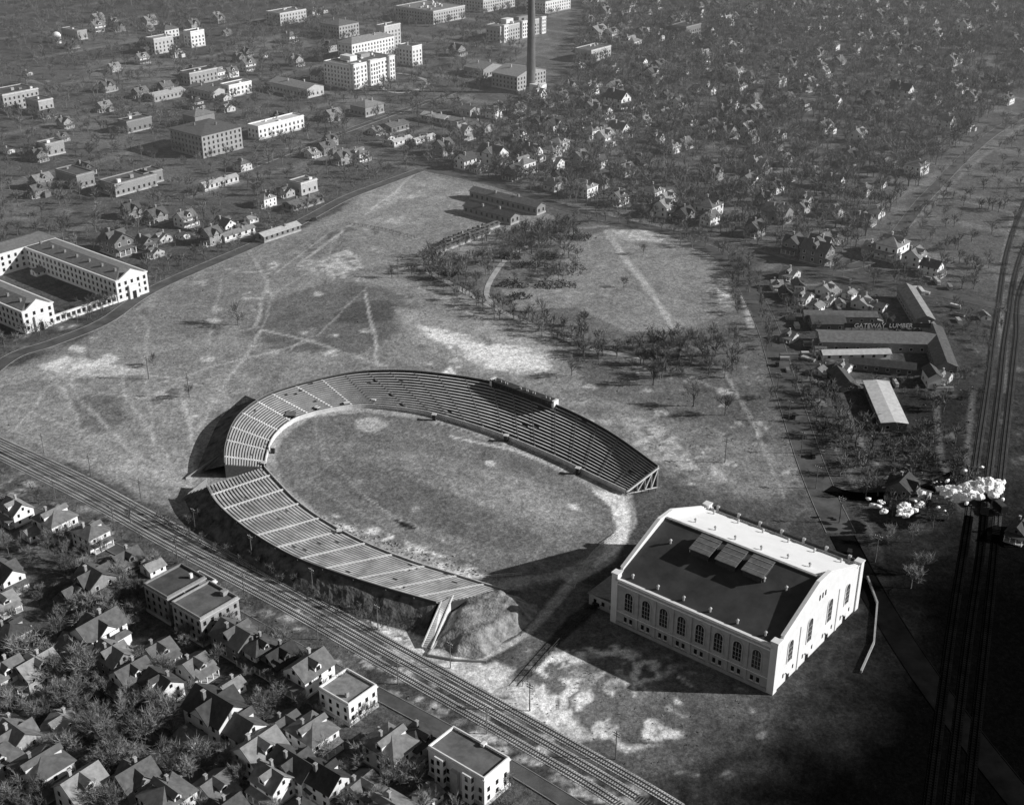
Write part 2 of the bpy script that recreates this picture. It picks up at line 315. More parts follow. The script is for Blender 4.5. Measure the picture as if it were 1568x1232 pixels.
# ---------------------------------------------------------------- railway
def railway(name,tracks,bal,sl=.9,bm='ballast',rm='rail_steel',sm='sleeper'):
    mb=MB()
    for j,pts in enumerate(tracks):
        C=curve(pts,6); strip(mb,C,-bal/2,bal/2,-.1,.12+.006*j,bm)
        for s in(-.75,.75): strip(mb,C,s-.07,s+.07,.12,.42,rm)
        D=equi(cr([S3(*p) for p in pts],12),sl)
        for i in range(0,len(D)):
            t=tang(D,i); q=Vector((-t.y,t.x,0)); c=D[i]+Vector((0,0,.17)); mb.beam(c-q*1.35,c+q*1.35,.25,sm,.2)
    return mb.obj(name)
railway('railway_track',[[(-60,645),(0,673),(130,733),(250,797),(420,884),(600,984),(760,1073),(960,1186),(1060,1246)],[(-60,655),(0,685),(130,749),(250,815),(420,903),(590,998),(740,1082),(920,1186),(1000,1236)],[(-60,670),(0,700),(130,765),(250,832),(420,922),(580,1014),(730,1100),(900,1200),(960,1240)]],3.4)
railway('railway_track',[[(1640,250),(1568,380),(1542,500),(1530,600),(1515,720),(1507,790)],[(1640,300),(1568,430),(1556,520),(1545,620),(1532,740),(1525,820)],[(1620,200),(1553,350),(1527,480),(1512,590),(1496,700),(1484,790)]],3.2,1.2,'cinder_ballast','rusty_rail')
railway('railway_track',[[(1507,790),(1500,860),(1480,1000),(1450,1250)],[(1525,820),(1520,880),(1505,1020),(1480,1250)],[(1484,790),(1478,830),(1455,980),(1420,1250)]],3.2,1.2,'vignette_black','vignette_black','vignette_black')  # tracks carried on; ballast, rails and sleepers blackened as painted vignette
# ---------------------------------------------------------------- buildings
def wbox(mb,side,hx,hy,a0,a1,z0,z1,d0,d1,m,cx=0,cy=0):
    if side=='-y': mb.box(cx+a0,cx+a1,cy-hy-d1,cy-hy-d0,z0,z1,m)
    if side=='+y': mb.box(cx+a0,cx+a1,cy+hy+d0,cy+hy+d1,z0,z1,m)
    if side=='+x': mb.box(cx+hx+d0,cx+hx+d1,cy+a0,cy+a1,z0,z1,m)
    if side=='-x': mb.box(cx-hx-d1,cx-hx-d0,cy+a0,cy+a1,z0,z1,m)
def windows(mb,hx,hy,z0,floors,fh,sp,w,h,frame='trim_white',cx=0,cy=0,sides=('-y','+y','+x','-x')):
    for sd in sides:
        Lh=hx if 'y' in sd else hy; k=max(1,int(2*Lh/sp))
        for f in range(floors):
            for i in range(k):
                a=-Lh+(i+.5)*2*Lh/k; z=z0+f*fh
                if frame: wbox(mb,sd,hx,hy,a-w/2-.13,a+w/2+.13,z-.18,z+h+.13,0,.05,frame,cx,cy)
                wbox(mb,sd,hx,hy,a-w/2,a+w/2,z,z+h,-.1,.08,'window_glass',cx,cy)
def gable(mb,w,d,z,rh,roof,wall,o=.5,cx=0,cy=0,along='y',th=.25):
    T=(lambda x,y,z_:(cx+x,cy+y,z_)) if along=='y' else (lambda x,y,z_:(cx+y,cy+x,z_))
    mb.add([T(-w/2,-d/2,z),T(w/2,-d/2,z),T(0,-d/2,z+rh),T(-w/2,d/2,z),T(w/2,d/2,z),T(0,d/2,z+rh)],[(0,1,2),(4,3,5),(0,2,5,3),(1,4,5,2)],wall)
    e=rh*o/(w/2)
    for s in(-1,1):
        p=[T(0,-d/2-o,z+rh),T(s*(w/2+o),-d/2-o,z-e),T(s*(w/2+o),d/2+o,z-e),T(0,d/2+o,z+rh)]
        mb.hexa([(a,b_,c+.03) for a,b_,c in p]+[(a,b_,c+th+.03) for a,b_,c in p],roof)
def hip(mb,w,d,z,rh,roof,o=.5,cx=0,cy=0):
    W=w/2+o;D=d/2+o; k=max(0,D-W) if D>W else 0; j=max(0,W-D)
    mb.add([(cx-W,cy-D,z),(cx+W,cy-D,z),(cx+W,cy+D,z),(cx-W,cy+D,z),(cx-j,cy-k,z+rh),(cx+j,cy+k,z+rh),(cx-W,cy-D,z+.2),(cx+W,cy-D,z+.2),(cx+W,cy+D,z+.2),(cx-W,cy+D,z+.2)],
      [(0,3,2,1),(0,1,7,6),(1,2,8,7),(2,3,9,8),(3,0,6,9)]+([(6,7,4),(7,8,5,4),(8,9,5),(9,6,4,5)] if k>0 or j==0 else [(6,7,5,4),(7,8,5),(8,9,4,5),(9,6,4)]),roof)
def house_mesh(i,w,d,h,rh,kind,wall,roof,porch,dorm,ell=False):
    mb=MB(); mb.box(-w/2,w/2,-d/2,d/2,0,h,wall); mb.box(-w/2-.1,w/2+.1,-d/2-.1,d/2+.1,0,.5,'stone_mid')
    fl=max(1,int(h/2.8)); windows(mb,w/2,d/2,1.2,fl,2.8,3.4,.95,1.4,'trim_white' if wall!='white_siding' else None)
    wbox(mb,'-y',w/2,d/2,-.3,.7,.5,2.6,0,.1,'dark_siding')
    if kind=='g': gable(mb,w,d,h,rh,roof,wall); wbox(mb,'-y',w/2,d/2,-.5,.5,h+.6,h+1.9,0,.06,'window_glass'); wbox(mb,'+y',w/2,d/2,-.5,.5,h+.6,h+1.9,0,.06,'window_glass')
    elif kind=='x': gable(mb,d,w,h,rh,roof,wall,along='x'); wbox(mb,'+x',w/2,d/2,-.5,.5,h+.6,h+1.9,0,.06,'window_glass')
    elif kind=='c': gable(mb,w,d,h,rh,roof,wall); gable(mb,d*.5,w+1.2,h-.05,rh*.85,roof,wall,along='x')
    elif kind=='h': hip(mb,w,d,h,rh,roof)
    else:
        mb.box(-w/2-.3,w/2+.3,-d/2-.3,d/2+.3,h,h+.35,'trim_white'); mb.box(-w/2+.15,w/2-.15,-d/2+.15,d/2-.15,h+.34,h+.37,roof)
        for q in(-1,1): mb.box(q*w/2-.3 if q<0 else w/2,q*w/2 if q<0 else w/2+.3,-d/2,d/2,h+.35,h+.9,wall); mb.box(-w/2,w/2,q*d/2-.3 if q<0 else d/2,q*d/2 if q<0 else d/2+.3,h+.35,h+.9,wall)
    if porch:
        pw=w*.9; mb.box(-pw/2,pw/2,-d/2-2.4,-d/2-.1,.1,.55,'stone_mid'); y0=-d/2-2.6;y1=-d/2-.02
        mb.hexa([(-pw/2-.2,y0,2.9),(pw/2+.2,y0,2.9),(pw/2+.2,y1,3.5),(-pw/2-.2,y1,3.5),(-pw/2-.2,y0,3.1),(pw/2+.2,y0,3.1),(pw/2+.2,y1,3.7),(-pw/2-.2,y1,3.7)],roof)
        for q in(-1,-.33,.33,1): mb.box(q*pw*.47-.14,q*pw*.47+.14,-d/2-2.35,-d/2-2.07,.55,2.92,'trim_white')
    if dorm and kind in('g','h','x'):
        if kind=='x': mb.box(-1.3,1.3,-d/2+.4,-.3,h+.3,h+rh*.75,wall); wbox(mb,'-y',1.3,d/2-.4,-.8,.8,h+rh*.25,h+rh*.68,0,.06,'window_glass'); gable(mb,2.6,d/2,h+rh*.75,.9,roof,wall,.3,0,-d/4,)
        else:
            for q in((1,) if dorm==1 else(-1,1)):
                x0,x1=sorted((q*.4,q*(w/2-.5))); mb.box(x0,x1,-1.2,1.2,h+.3,h+rh*.72,wall); wbox(mb,'+x' if q>0 else '-x',w/2-.5,1,-.7,.7,h+rh*.2,h+rh*.62,0,.06,'window_glass'); gable(mb,2.4,w/2-.6,h+rh*.72,.9,roof,wall,.3,q*w/4,0,'x')
    if ell:
        ex=w/2+1.5; mb.box(w/2,w/2+3,0,d/2-1,0,h*.6,wall); hip(mb,3,d/2-1,h*.6,1.2,roof,.3,ex,(d/2-1)/2)
    mb.box(-w*.22,-w*.22+.8,d*.12,d*.12+.8,h,h+rh+1.1,'brick_wall'); mb.box(-w*.22-.1,-w*.22+.9,d*.12-.1,d*.12+.9,h+rh+1.1,h+rh+1.3,'stone_mid')
    return mb.mesh('house_%d'%i)
HM=[house_mesh(0,8.5,11,5.8,3.2,'g','white_siding','roof_shingle',1,1),house_mesh(1,9,11,6,2.8,'h','pale_siding','roof_shingle',1,1,True),
 house_mesh(2,10,9,5.6,3.4,'x','white_siding','roof_grey',1,1),house_mesh(3,9,10,5.8,3.4,'c','brick_wall','roof_shingle',1,0),
 house_mesh(4,9,12,5.8,3.2,'g','brick_wall','roof_grey',1,2,True),house_mesh(5,8,10,3.4,3.2,'g','dark_siding','roof_shingle',1,1),
 house_mesh(6,11,12,6.4,3.0,'h','white_siding','roof_grey',1,2),house_mesh(7,9,13,6,3.2,'c','white_siding','roof_shingle',1,0,True),
 house_mesh(8,8,9,3.4,2.6,'x','pale_siding','roof_grey',1,1),house_mesh(9,12,15,8.8,.6,'f','pale_siding','flat_roof_tar',1,0),
 house_mesh(10,6,7,2.8,1.6,'g','white_siding','roof_grey',0,0),house_mesh(11,14,20,9,.8,'f','white_siding','flat_roof_tar',0,0)]
def hall(name,x,y,LA,LB,h,wall='stone_mid',roof='flat_roof_tar',rt='flat',sp=4.2,extra=None,win=(1.5,2.1),rh=4,fh=3.8,dq=0):
    p=S3(x,y); c=p-AX*(LA/2)+BX*(LB/2); mb=MB(); hx,hy=LA/2,LB/2
    mb.box(-hx,hx,-hy,hy,0,h,wall); mb.box(-hx-.25,hx+.25,-hy-.25,hy+.25,0,1.1,'stone_mid')
    windows(mb,hx,hy,1.8,max(1,int((h-1.5)/fh)),fh,sp,win[0],win[1],None)
    if rt=='flat':
        mb.box(-hx-.35,hx+.35,-hy-.35,hy+.35,h,h+.4,'trim_white' if wall!='brick_wall' else 'stone_mid'); mb.box(-hx+.45,hx-.45,-hy+.45,hy-.45,h+.4,h+.45,roof)
        for a in((-hx,hx,-hy,-hy+.4),(-hx,hx,hy-.4,hy),(-hx,-hx+.4,-hy+.4,hy-.4),(hx-.4,hx,-hy+.4,hy-.4)): mb.box(*a,h+.4,h+1.2,wall)
        for k in range(max(1,int(LA*LB/200))):
            ax=random.uniform(-hx*.7,hx*.6); ay=random.uniform(-hy*.8,hy*.8); s=random.uniform(.8,2.2); mb.box(ax,ax+s,ay,ay+s*1.3,h+.45,h+.45+random.uniform(.8,2.6),random.choice([wall,'stone_pale','brick_wall']))
    elif rt=='hip': hip(mb,LA,LB,h,rh,roof,.9)
    elif rt=='gy': gable(mb,LA,LB,h,rh,roof,wall,.6)
    elif rt=='gx': gable(mb,LB,LA,h,rh,roof,wall,.6,along='x')
    if rt!='flat':
        for k in(-.3,.3): mb.box(hx*k-.6,hx*k+.6,hy*k-.6,hy*k+.6,h,h+rh+1.5,'brick_wall')
    if extra: extra(mb,hx,hy,h)
    OCC.append((c.x,c.y,max(LA,LB)*.5)); return mb.obj(name,c,PHI)
hall('apartment_block',312,990,15,16,10.5,'brick_wall',sp=3,fh=3,win=(1.1,1.6)); hall('apartment_block',262,957,13,16,10.5,'brick_wall',sp=3,fh=3,win=(1.1,1.6)); hall('apartment_block',293,948,9,12,9,'pale_siding',sp=3,fh=3,win=(1.1,1.6))
def bays(mb,hx,hy,h):
    for q in(-.5,.5): mb.box(q*hx-1.6,q*hx+1.6,-hy-1.6,-hy,0,h+.3,'white_siding'); windows(mb,1.6,.8,1.6,3,3,2,1,1.6,None,q*hx,-hy-.8,('-y','+x'))
    mb.box(-1.4,1.4,-hy-1.2,-hy,0,h*.8,'stone_mid')
hall('white_flat_roof_apartments',742,1236,21,11,9.6,'white_siding',sp=3,fh=3,win=(1.1,1.6),extra=bays)
hall('duplex_house',536,1112,13,12,7.5,'white_siding','roof_grey',sp=3,fh=3,win=(1.1,1.6))
def house(x,y,k,q=0,sc=1.0,jit=0.05,nm=None):
    p=S3(x,y); names={9:'apartment_house',11:'apartment_house',3:'brick_house',4:'brick_house',10:'garage'}
    o=place(HM[k],nm or names.get(k,'frame_house'),p,PHI+q*math.pi/2+random.uniform(-jit,jit),None,(sc*random.uniform(.93,1.08),sc*random.uniform(.93,1.08),sc*random.uniform(.92,1.08))); OCC.append((p.x,p.y,7*sc)); return o
NEAR=[(88,815,6,1,1.1),(28,795,2,0),(52,822,10,0),(142,832,1,1),(148,905,3,1,1.1),(195,868,5,0),(118,918,5,0,.9),(10,895,7,1),(5,930,8,1),(235,875,10,0),
 (155,985,7,0,1.15),(115,1000,5,1),(178,1025,4,1),(245,1008,8,1),(205,1050,0,0),(250,1065,0,3),(300,1030,8,1),(365,995,4,1,1.1),(400,1010,1,0,.9),
 (430,1020,5,0,1.1),(475,1045,0,0,1.1),(335,1115,7,1,1.3),(295,1135,10,1),(370,1135,0,1,1.1),(400,1170,2,1,1.15),(355,1060,10,0),(440,1120,8,1),(480,1140,6,1,1.0),
 (600,1165,6,1,1.05),(640,1150,1,0),(580,1140,10,0),(500,1215,0,1,1.1),(455,1195,7,1,1),(555,1215,8,1),(420,1215,2,0),(30,1150,3,1,1.05),(70,1195,6,1,1.1),(15,1125,8,0),(130,1225,2,1,1.15),(0,1185,1,0),
 (20,985,1,1),(60,1040,4,0),(10,1050,0,0),(210,1210,3,0),(260,1240,6,0),(330,1215,8,1),(100,1120,8,0),(655,1225,10,0),(-30,860,2,0),(-50,940,0,1),(-40,1060,4,0),(-60,1160,6,1),(345,1270,7,0),(600,1270,6,0),(460,1275,1,0)]
for t in NEAR: house(*t)
MID=[(180,385,4,1,1.4),(222,378,5,1),(250,370,8,0),(280,365,10,1),(240,340,3,0,1.1),(285,345,2,1,1.1),(345,355,0,1,1.1),(325,372,3,0,1.1),(238,392,8,0),(370,355,8,1),(385,340,10,0),(408,315,6,0,.9),(440,300,8,0),(60,420,10,0),
 (1365,392,6,0,1.3),(1398,405,2,1,1.15),(1335,385,8,0),(1250,400,4,1,1.3),(1215,385,3,0,1.2),(1425,420,0,1),(1270,370,8,1,1.1),(1020,318,2,1,1.2),(1000,305,6,0),(755,250,7,1,1.4),(800,262,6,1,1.2),(815,245,0,1,1.2),(850,258,2,0),(845,240,6,0),
 (735,262,8,0),(550,245,6,1),(575,205,8,1),(525,250,3,0),(500,235,4,0),(478,240,8,1),(430,190,3,1),(350,170,8,0),(300,165,1,1),(205,190,2,1),(160,170,4,0),(100,195,3,1),(75,180,5,0),(95,215,8,1),
 (130,265,5,1,1.2),(60,300,4,0),(380,108,2,1,1.2),(355,118,0,0),(335,120,6,1),(700,85,3,1,1.3),(150,48,2,1,1.3),(175,40,4,1),(945,165,0,1,1.6),(935,60,2,1,1.4),(915,60,4,0,1.6),(965,75,6,1,1.4),(925,222,2,1,1.3),(948,210,0,1,1.3),(1125,120,6,0,1.3),(1380,150,0,1,1.5),(1475,50,2,1,1.4),
 (1380,760,3,0,1.0),(1405,765,8,0,.9),(1230,462,8,0),(1265,450,8,1),(1300,455,10,0),(1320,470,8,1),(1250,475,10,0),(1210,425,8,0),(1345,475,10,1),(1560,820,5,0)]
for t in MID: house(*t)
def pavil(mb,hx,hy,h):
    for q in(-1,0,1):
        w=7 if q else 10
        mb.box(hx,hx+2.5,q*hy*.82-w/2,q*hy*.82+w/2,0,h+1.5,'stone_pale'); windows(mb,hx+2.5,w/2,2,int(h/3.9),3.8,3.2,1.4,2.2,None,0,q*hy*.82,('+x',))
        mb.box(hx-.3,hx+2.9,q*hy*.82-w/2-.3,q*hy*.82+w/2+.3,h+1.5,h+2.3,'trim_white')
    mb.box(-hx*.6,hx*.2,-hy*.5,-hy*.2,h,h+5,'stone_pale'); mb.box(-hx*.5,0,hy*.1,hy*.5,h,h+4,'brick_wall')
hall('dormitory_hall',312,243,38,38,17,'stone_mid','roof_grey','hip',rh=2.5)
hall('dormitory_hall',397,215,13,48,10,'stone_pale','roof_pale')
hall('main_hall',537,138,34,58,21,'stone_pale','flat_roof_tar','flat',extra=pavil)
hall('annex_hall',632,103,18,14,19,'stone_pale'); hall('rear_wing',540,96,20,60,18,'stone_pale','roof_grey','hip'); hall('rear_wing',590,78,12,24,24,'stone_mid')
hall('lecture_hall',664,38,60,55,14,'stone_mid','roof_grey','flat')
hall('library_hall',766,66,20,80,16,'stone_mid','roof_grey','flat',extra=pavil); hall('lecture_hall',740,20,50,60,14,'stone_mid','roof_grey','flat'); hall('lecture_hall',835,22,30,50,15,'stone_pale','roof_grey','hip')
hall('power_house',792,140,30,42,13,'brick_wall','roof_grey','gx',rh=5); hall('boiler_house',740,120,24,30,8,'brick_wall','roof_grey','gx',rh=4)
hall('engineering_hall',238,84,14,24,15,'stone_mid','roof_grey','flat'); hall('engineering_hall',255,72,14,18,17,'stone_pale','roof_grey','hip'); hall('engineering_hall',294,74,12,18,16,'stone_pale')
hall('workshop_hall',471,151,50,20,8,'stone_mid','roof_grey','gx',rh=3); hall('science_hall',8,172,26,34,14,'stone_mid')
hall('residence_hall',62,178,20,14,12,'stone_mid'); hall('residence_hall',292,132,14,32,11,'stone_mid'); hall('residence_hall',352,150,12,26,10,'stone_pale','roof_grey'); hall('residence_hall',300,196,16,20,9,'brick_wall','roof_grey','hip'); hall('residence_hall',196,205,12,24,9,'brick_wall'); hall('residence_hall',520,60,30,30,14,'stone_mid','roof_grey','hip'); hall('residence_hall',120,290,26,14,9,'brick_wall'); hall('residence_hall',430,40,24,40,13,'stone_mid'); hall('residence_hall',120,62,30,12,9,'brick_wall'); hall('residence_hall',905,96,20,34,11,'stone_mid'); hall('residence_hall',560,180,18,22,8,'brick_wall','roof_grey','hip')
hall('terrace_house',178,302,18,34,8,'brick_wall'); hall('terrace_house',72,241,12,16,9,'brick_wall'); hall('terrace_house',222,285,12,16,8,'brick_wall')
hall('storage_shed',314,294,6,30,4.5,'white_siding','roof_pale','gy',rh=1.5); hall('white_block',462,300,12,15,8,'stone_mid')
hall('long_shed',345,372,6,24,4,'stone_pale','roof_grey','gy',rh=1.5); hall('workshop',327,154,34,15,7,'stone_mid','roof_grey','gx',rh=3); hall('workshop',237,157,14,34,5,'stone_mid','roof_pale','gy',rh=2)
hall('greenhouse',604,226,6,20,4,'white_siding','roof_pale','gy',rh=1.5); hall('greenhouse',594,224,6,8,6,'white_siding','roof_grey','gx',rh=1.5); hall('greenhouse',637,222,5,22,3.5,'white_siding','roof_pale','gy',rh=1)
hall('store_house',742,205,40,12,5,'stone_mid','roof_grey','gx',rh=2); hall('store_house',680,192,26,10,5,'brick_wall','roof_pale','gx',rh=2); hall('store_house',720,180,20,12,6,'stone_mid','roof_grey','gx',rh=2); hall('store_house',600,205,14,20,5,'brick_wall','roof_grey','gy',rh=2)
hall('barracks_building',822,330,58,9,5.5,'brick_wall','roof_grey','gx',rh=2.2); hall('warehouse',782,345,40,9,5,'brick_wall','roof_shingle','gx',rh=2.0)
for a,b_ in((685,378),(668,390)): hall('low_shed',a,b_,5,50,2.6,'dark_siding','roof_shingle','gy',rh=.9)
hall('classroom_hall',405,372,8,30,4,'brick_wall','roof_pale','gy',rh=1.5); hall('stable',448,325,10,28,4,'brick_wall','roof_grey','gy',rh=2)
hall('school_hall',1050,60,20,30,12,'brick_wall'); hall('school_hall',1200,345,16,12,7,'brick_wall','roof_grey','gx')
def court():
    mb=MB(); s1=-2.225*H; N=[(1.202*H,1.271*H),(1.42*H,1.498*H)]; h=12; Ls=88
    for a,b_ in N:
        cy=(a+b_)/2; hy=(b_-a)/2; cx=s1-Ls/2; hx=Ls/2
        mb.box(cx-hx,cx+hx,a,b_,0,h,'stone_pale'); windows(mb,hx,hy,1.8,3,3.5,4,1.5,2,None,cx,cy)
        hip(mb,2*hx-2,2*hy-2,h+.6,2.6,'roof_grey',.2,cx,cy); mb.box(cx-hx-.4,cx+hx+.4,a-.4,b_+.4,h,h+.6,'trim_white')
        mb.add([(cx+hx+.1,a+2,h+.6),(cx+hx+.1,b_-2,h+.6),(cx+hx+.1,cy,h+4.8),(cx+hx-1,a+2,h+.6),(cx+hx-1,b_-2,h+.6),(cx+hx-1,cy,h+4.8)],[(0,1,2),(4,3,5),(0,2,5,3),(1,4,5,2)],'stone_pale')
        mb.box(cx+hx,cx+hx+1.2,cy-3,cy+3,0,8,'stone_pale'); mb.box(cx+hx+1.2,cx+hx+1.3,cy-1.2,cy+1.2,0,4.4,'window_glass')
        for k in range(7): mb.box(cx-hx+6+k*12,cx-hx+7.2+k*12,cy-4,cy-2.8,h+1,h+4,'brick_wall')
    a=N[0][1]; b_=N[1][0]; cx=s1-Ls-9; mb.box(cx-9,cx+9,N[0][0],N[1][1],0,h+1,'stone_pale'); windows(mb,9,(b_-a)/2,1.8,3,3.5,4,1.5,2,None,cx,(a+b_)/2,('+x',)); hip(mb,18,N[1][1]-N[0][0],h+1,3.0,'roof_grey',.5,cx,(N[0][0]+N[1][1])/2)
    mb.box(s1-1.5,s1-.5,a,b_,3.6,4.8,'stone_pale'); mb.box(s1-1.7,s1-.3,a,b_,0,1.0,'stone_pale')
    k=int((b_-a)/3)
    for i in range(k+1): mb.box(s1-1.4,s1-.6,a+i*(b_-a-.8)/k,a+i*(b_-a-.8)/k+.8,1,3.6,'stone_pale')
    c=AX*(s1-50)+BX*(1.35*H); OCC.append((c.x,c.y,62))
    mb.obj('courtyard_building',(0,0,0),PHI)
court()
p=S3(813,142); mb=MB(); mb.cyl(0,0,0,6,5,5,16,'stone_mid'); mb.cyl(0,0,6,98,4.2,2.8,20,'chimney_brick'); mb.cyl(0,0,98,100,3.3,3.3,20,'chimney_brick'); mb.box(2,14,-5,5,0,9,'stone_pale'); mb.obj('smokestack',p,PHI)
OCC.append((p.x,p.y,14))
p=S3(88,66); mb=MB(); mb.cyl(0,0,0,7,4.6,4.6,16,'stone_pale')
for i in range(6):
    t0=i*math.pi/12;t1=(i+1)*math.pi/12; mb.cyl(0,0,7+4.8*math.sin(t0),7+4.8*math.sin(t1),4.8*math.cos(t0),max(.05,4.8*math.cos(t1)),16,'trim_white')
mb.box(-14,-4,-4,4,0,5,'brick_wall'); mb.obj('observatory',p,PHI)
# ---------------------------------------------------------------- fieldhouse
LA,LB=61.4,59.3; c=Vector((.3145*H,1.234*H,0))-AX*(LA/2)+BX*(LB/2)
root=bpy.data.objects.new('fieldhouse',None); scene.collection.objects.link(root); root.location=c; root.rotation_euler=(0,0,PHI); OCC.append((c.x,c.y,46))
hx,hy=LA/2,LB/2; EH=17.2; RH=27.5
walls=MB(); gl=MB(); tr=MB(); rf=MB(); vt=MB()
for s in(-1,1):
    x0,x1=(hx-.9,hx) if s>0 else(-hx,-hx+.9)
    prof=[(-hy,0),(hy,0),(hy,18.6),(hy-4,18.6),(hy-4,19.6),(4,RH+.9),(-4,RH+.9),(-hy+4,19.6),(-hy+4,18.6),(-hy,18.6)]
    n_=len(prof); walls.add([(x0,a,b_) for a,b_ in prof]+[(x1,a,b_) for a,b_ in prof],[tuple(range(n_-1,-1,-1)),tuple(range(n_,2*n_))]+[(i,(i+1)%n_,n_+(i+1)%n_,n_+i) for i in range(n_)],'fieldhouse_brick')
    for i in range(2,n_-1):
        (a0,z0),(a1,z1)=prof[i],prof[i+1]
        tr.beam((x0*.5+x1*.5,a0,z0+.18),(x0*.5+x1*.5,a1,z1+.18),1.3,'trim_white',.36) if abs(a0-a1)>.1 else None
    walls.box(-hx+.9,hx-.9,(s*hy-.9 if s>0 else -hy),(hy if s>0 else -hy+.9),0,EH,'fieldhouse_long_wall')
    y0,y1=(hy-.6,hy+.5) if s>0 else(-hy-.5,-hy+.6)
    tr.box(-hx+.9,hx-.9,y0,y1,EH,EH+.9,'trim_white')
    for e in(-1,1):
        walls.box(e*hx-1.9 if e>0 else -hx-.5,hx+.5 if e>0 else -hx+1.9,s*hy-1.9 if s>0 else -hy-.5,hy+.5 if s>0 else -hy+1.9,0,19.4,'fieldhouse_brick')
        tr.box(e*hx-2.1 if e>0 else -hx-.7,hx+.7 if e>0 else -hx+2.1,s*hy-2.1 if s>0 else -hy-.7,hy+.7 if s>0 else -hy+2.1,19.4,19.9,'trim_white')
def archpts(c0,z0,w,h,n=9):
    r=w/2; return [(c0-r,z0),(c0+r,z0)]+[(c0+r*math.cos(t),z0+h-r+r*math.sin(t)) for t in[math.pi*i/(n-1) for i in range(n)]]
def wallpt(side,a,z,d):
    return {'-y':(a,-hy-d,z),'+y':(a,hy+d,z),'+x':(hx+d,a,z),'-x':(-hx-d,a,z)}[side]
def arch(side,c0,z0,w,h,sm='stone_mid'):
    o=archpts(c0,z0,w+.8,h+.4+.25); i_=archpts(c0,z0+.25,w,h); n_=len(o)
    vs=[wallpt(side,a,z,.22) for a,z in o]+[wallpt(side,a,z,.22) for a,z in i_]+[wallpt(side,a,z,0) for a,z in o]+[wallpt(side,a,z,0) for a,z in i_]
    fs=[]
    for k in range(n_):
        j=(k+1)%n_; fs+=[(k,j,n_+j,n_+k),(2*n_+k,2*n_+j,j,k),(n_+k,n_+j,3*n_+j,3*n_+k)]
    tr.add(vs,fs,sm)
    gl.add([wallpt(side,a,z,.04) for a,z in i_],[tuple(range(n_))],'window_glass')
    for q in(-.17,.17):
        P0=wallpt(side,c0+q*w,z0+.3,.1);P1=wallpt(side,c0+q*w,z0+h-w*.15,.1); tr.beam(P0,P1,.12,'stone_mid')
    for k in range(1,4): tr.beam(wallpt(side,c0-w/2,z0+k*h/4.4,.1),wallpt(side,c0+w/2,z0+k*h/4.4,.1),.1,'stone_mid')
for side,hl in(('-y',hx),('+y',hx)):
    k=8; sp=(2*hl-6)/k
    for i in range(k):
        a=-hl+3+(i+.5)*sp; arch(side,a,6.6,3.1,7.2)
        for q in(-1.1,1.1): wbox(gl,side,hx,hy,a+q-.55,a+q+.55,2.0,3.8,0,.06,'window_glass'); wbox(tr,side,hx,hy,a+q-.7,a+q+.7,1.75,2.0,0,.3,'stone_pale')
        if i: wbox(walls,side,hx,hy,a-sp/2-.5,a-sp/2+.5,0,EH-1.2,0,.4,'fieldhouse_long_wall')
    wbox(tr,side,hx,hy,-hl+2,hl-2,5.2,5.5,0,.5,'stone_pale'); wbox(tr,side,hx,hy,-hl+2,hl-2,EH-1.2,EH-.7,0,.6,'stone_pale'); wbox(walls,side,hx,hy,-hl+1.9,hl-1.9,0,1.2,0,.65,'stone_mid')
for side in('+x','-x'):
    for a in(-20,-7,7,20): arch(side,a,7,3.0,8.0 if abs(a)>10 else 9,'fieldhouse_brick')
    for a in(-20,-7,7,20):
        wbox(gl,side,hx,hy,a-1.1,a+1.1,0,3.0,0,.08,'window_glass'); wbox(tr,side,hx,hy,a-1.6,a+1.6,3.3,3.6,0,.8,'stone_pale')
        for q in(-3.2,3.2): wbox(gl,side,hx,hy,a+q-.4,a+q+.4,2.4,4.0,0,.06,'window_glass')
    for a in(-13.5,13.5): wbox(walls,side,hx,hy,a-.5,a+.5,0,17,0,.25,'fieldhouse_brick')
    for a in(-2,0,2): wbox(gl,side,hx,hy,a-.45,a+.45,20.5,22.5,0,.06,'window_glass')
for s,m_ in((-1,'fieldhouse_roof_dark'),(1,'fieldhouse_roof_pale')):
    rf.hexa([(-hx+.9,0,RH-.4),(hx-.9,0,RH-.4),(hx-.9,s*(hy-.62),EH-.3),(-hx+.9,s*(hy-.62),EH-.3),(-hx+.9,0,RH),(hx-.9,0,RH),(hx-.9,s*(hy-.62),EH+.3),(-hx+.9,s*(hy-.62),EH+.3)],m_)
rf.box(-hx+1,hx-1,-.5,.5,RH-.1,RH+.3,'roof_grey')
def rz_(y): return RH-abs(y)*(RH-EH)/hy
for k,xc in enumerate((-10,0,10)):
    y0,y1=-10,-2.5; z0=rz_(y0)-.2; zt=rz_(y1)+1.5
    vt.hexa([(xc-3.6,y0,z0-.5),(xc+3.6,y0,z0-.5),(xc+3.6,y1,z0),(xc-3.6,y1,z0),(xc-3.6,y0,zt-1.9),(xc+3.6,y0,zt-1.9),(xc+3.6,y1,zt),(xc-3.6,y1,zt)],'timber_dark')
    vt.hexa([(xc-4,y0-.4,zt-2.0),(xc+4,y0-.4,zt-2.0),(xc+4,y1+.3,zt),(xc-4,y1+.3,zt),(xc-4,y0-.4,zt-1.75),(xc+4,y0-.4,zt-1.75),(xc+4,y1+.3,zt+.25),(xc-4,y1+.3,zt+.25)],'roof_shingle')
    for j in range(3): vt.beam((xc-4,y0+1.5+j*2.4,zt-1.35+j*.62),(xc+4,y0+1.5+j*2.4,zt-1.35+j*.62),.2,'roof_grey')
def vent(x,y):
    z=rz_(y); vt.cyl(x,y,z-.3,z+1.2,.35,.35,8,'stone_mid'); vt.cyl(x,y,z+1.2,z+1.4,.6,.6,8,'stone_mid'); vt.cyl(x,y,z+1.4,z+1.8,.6,.15,8,'stone_mid')
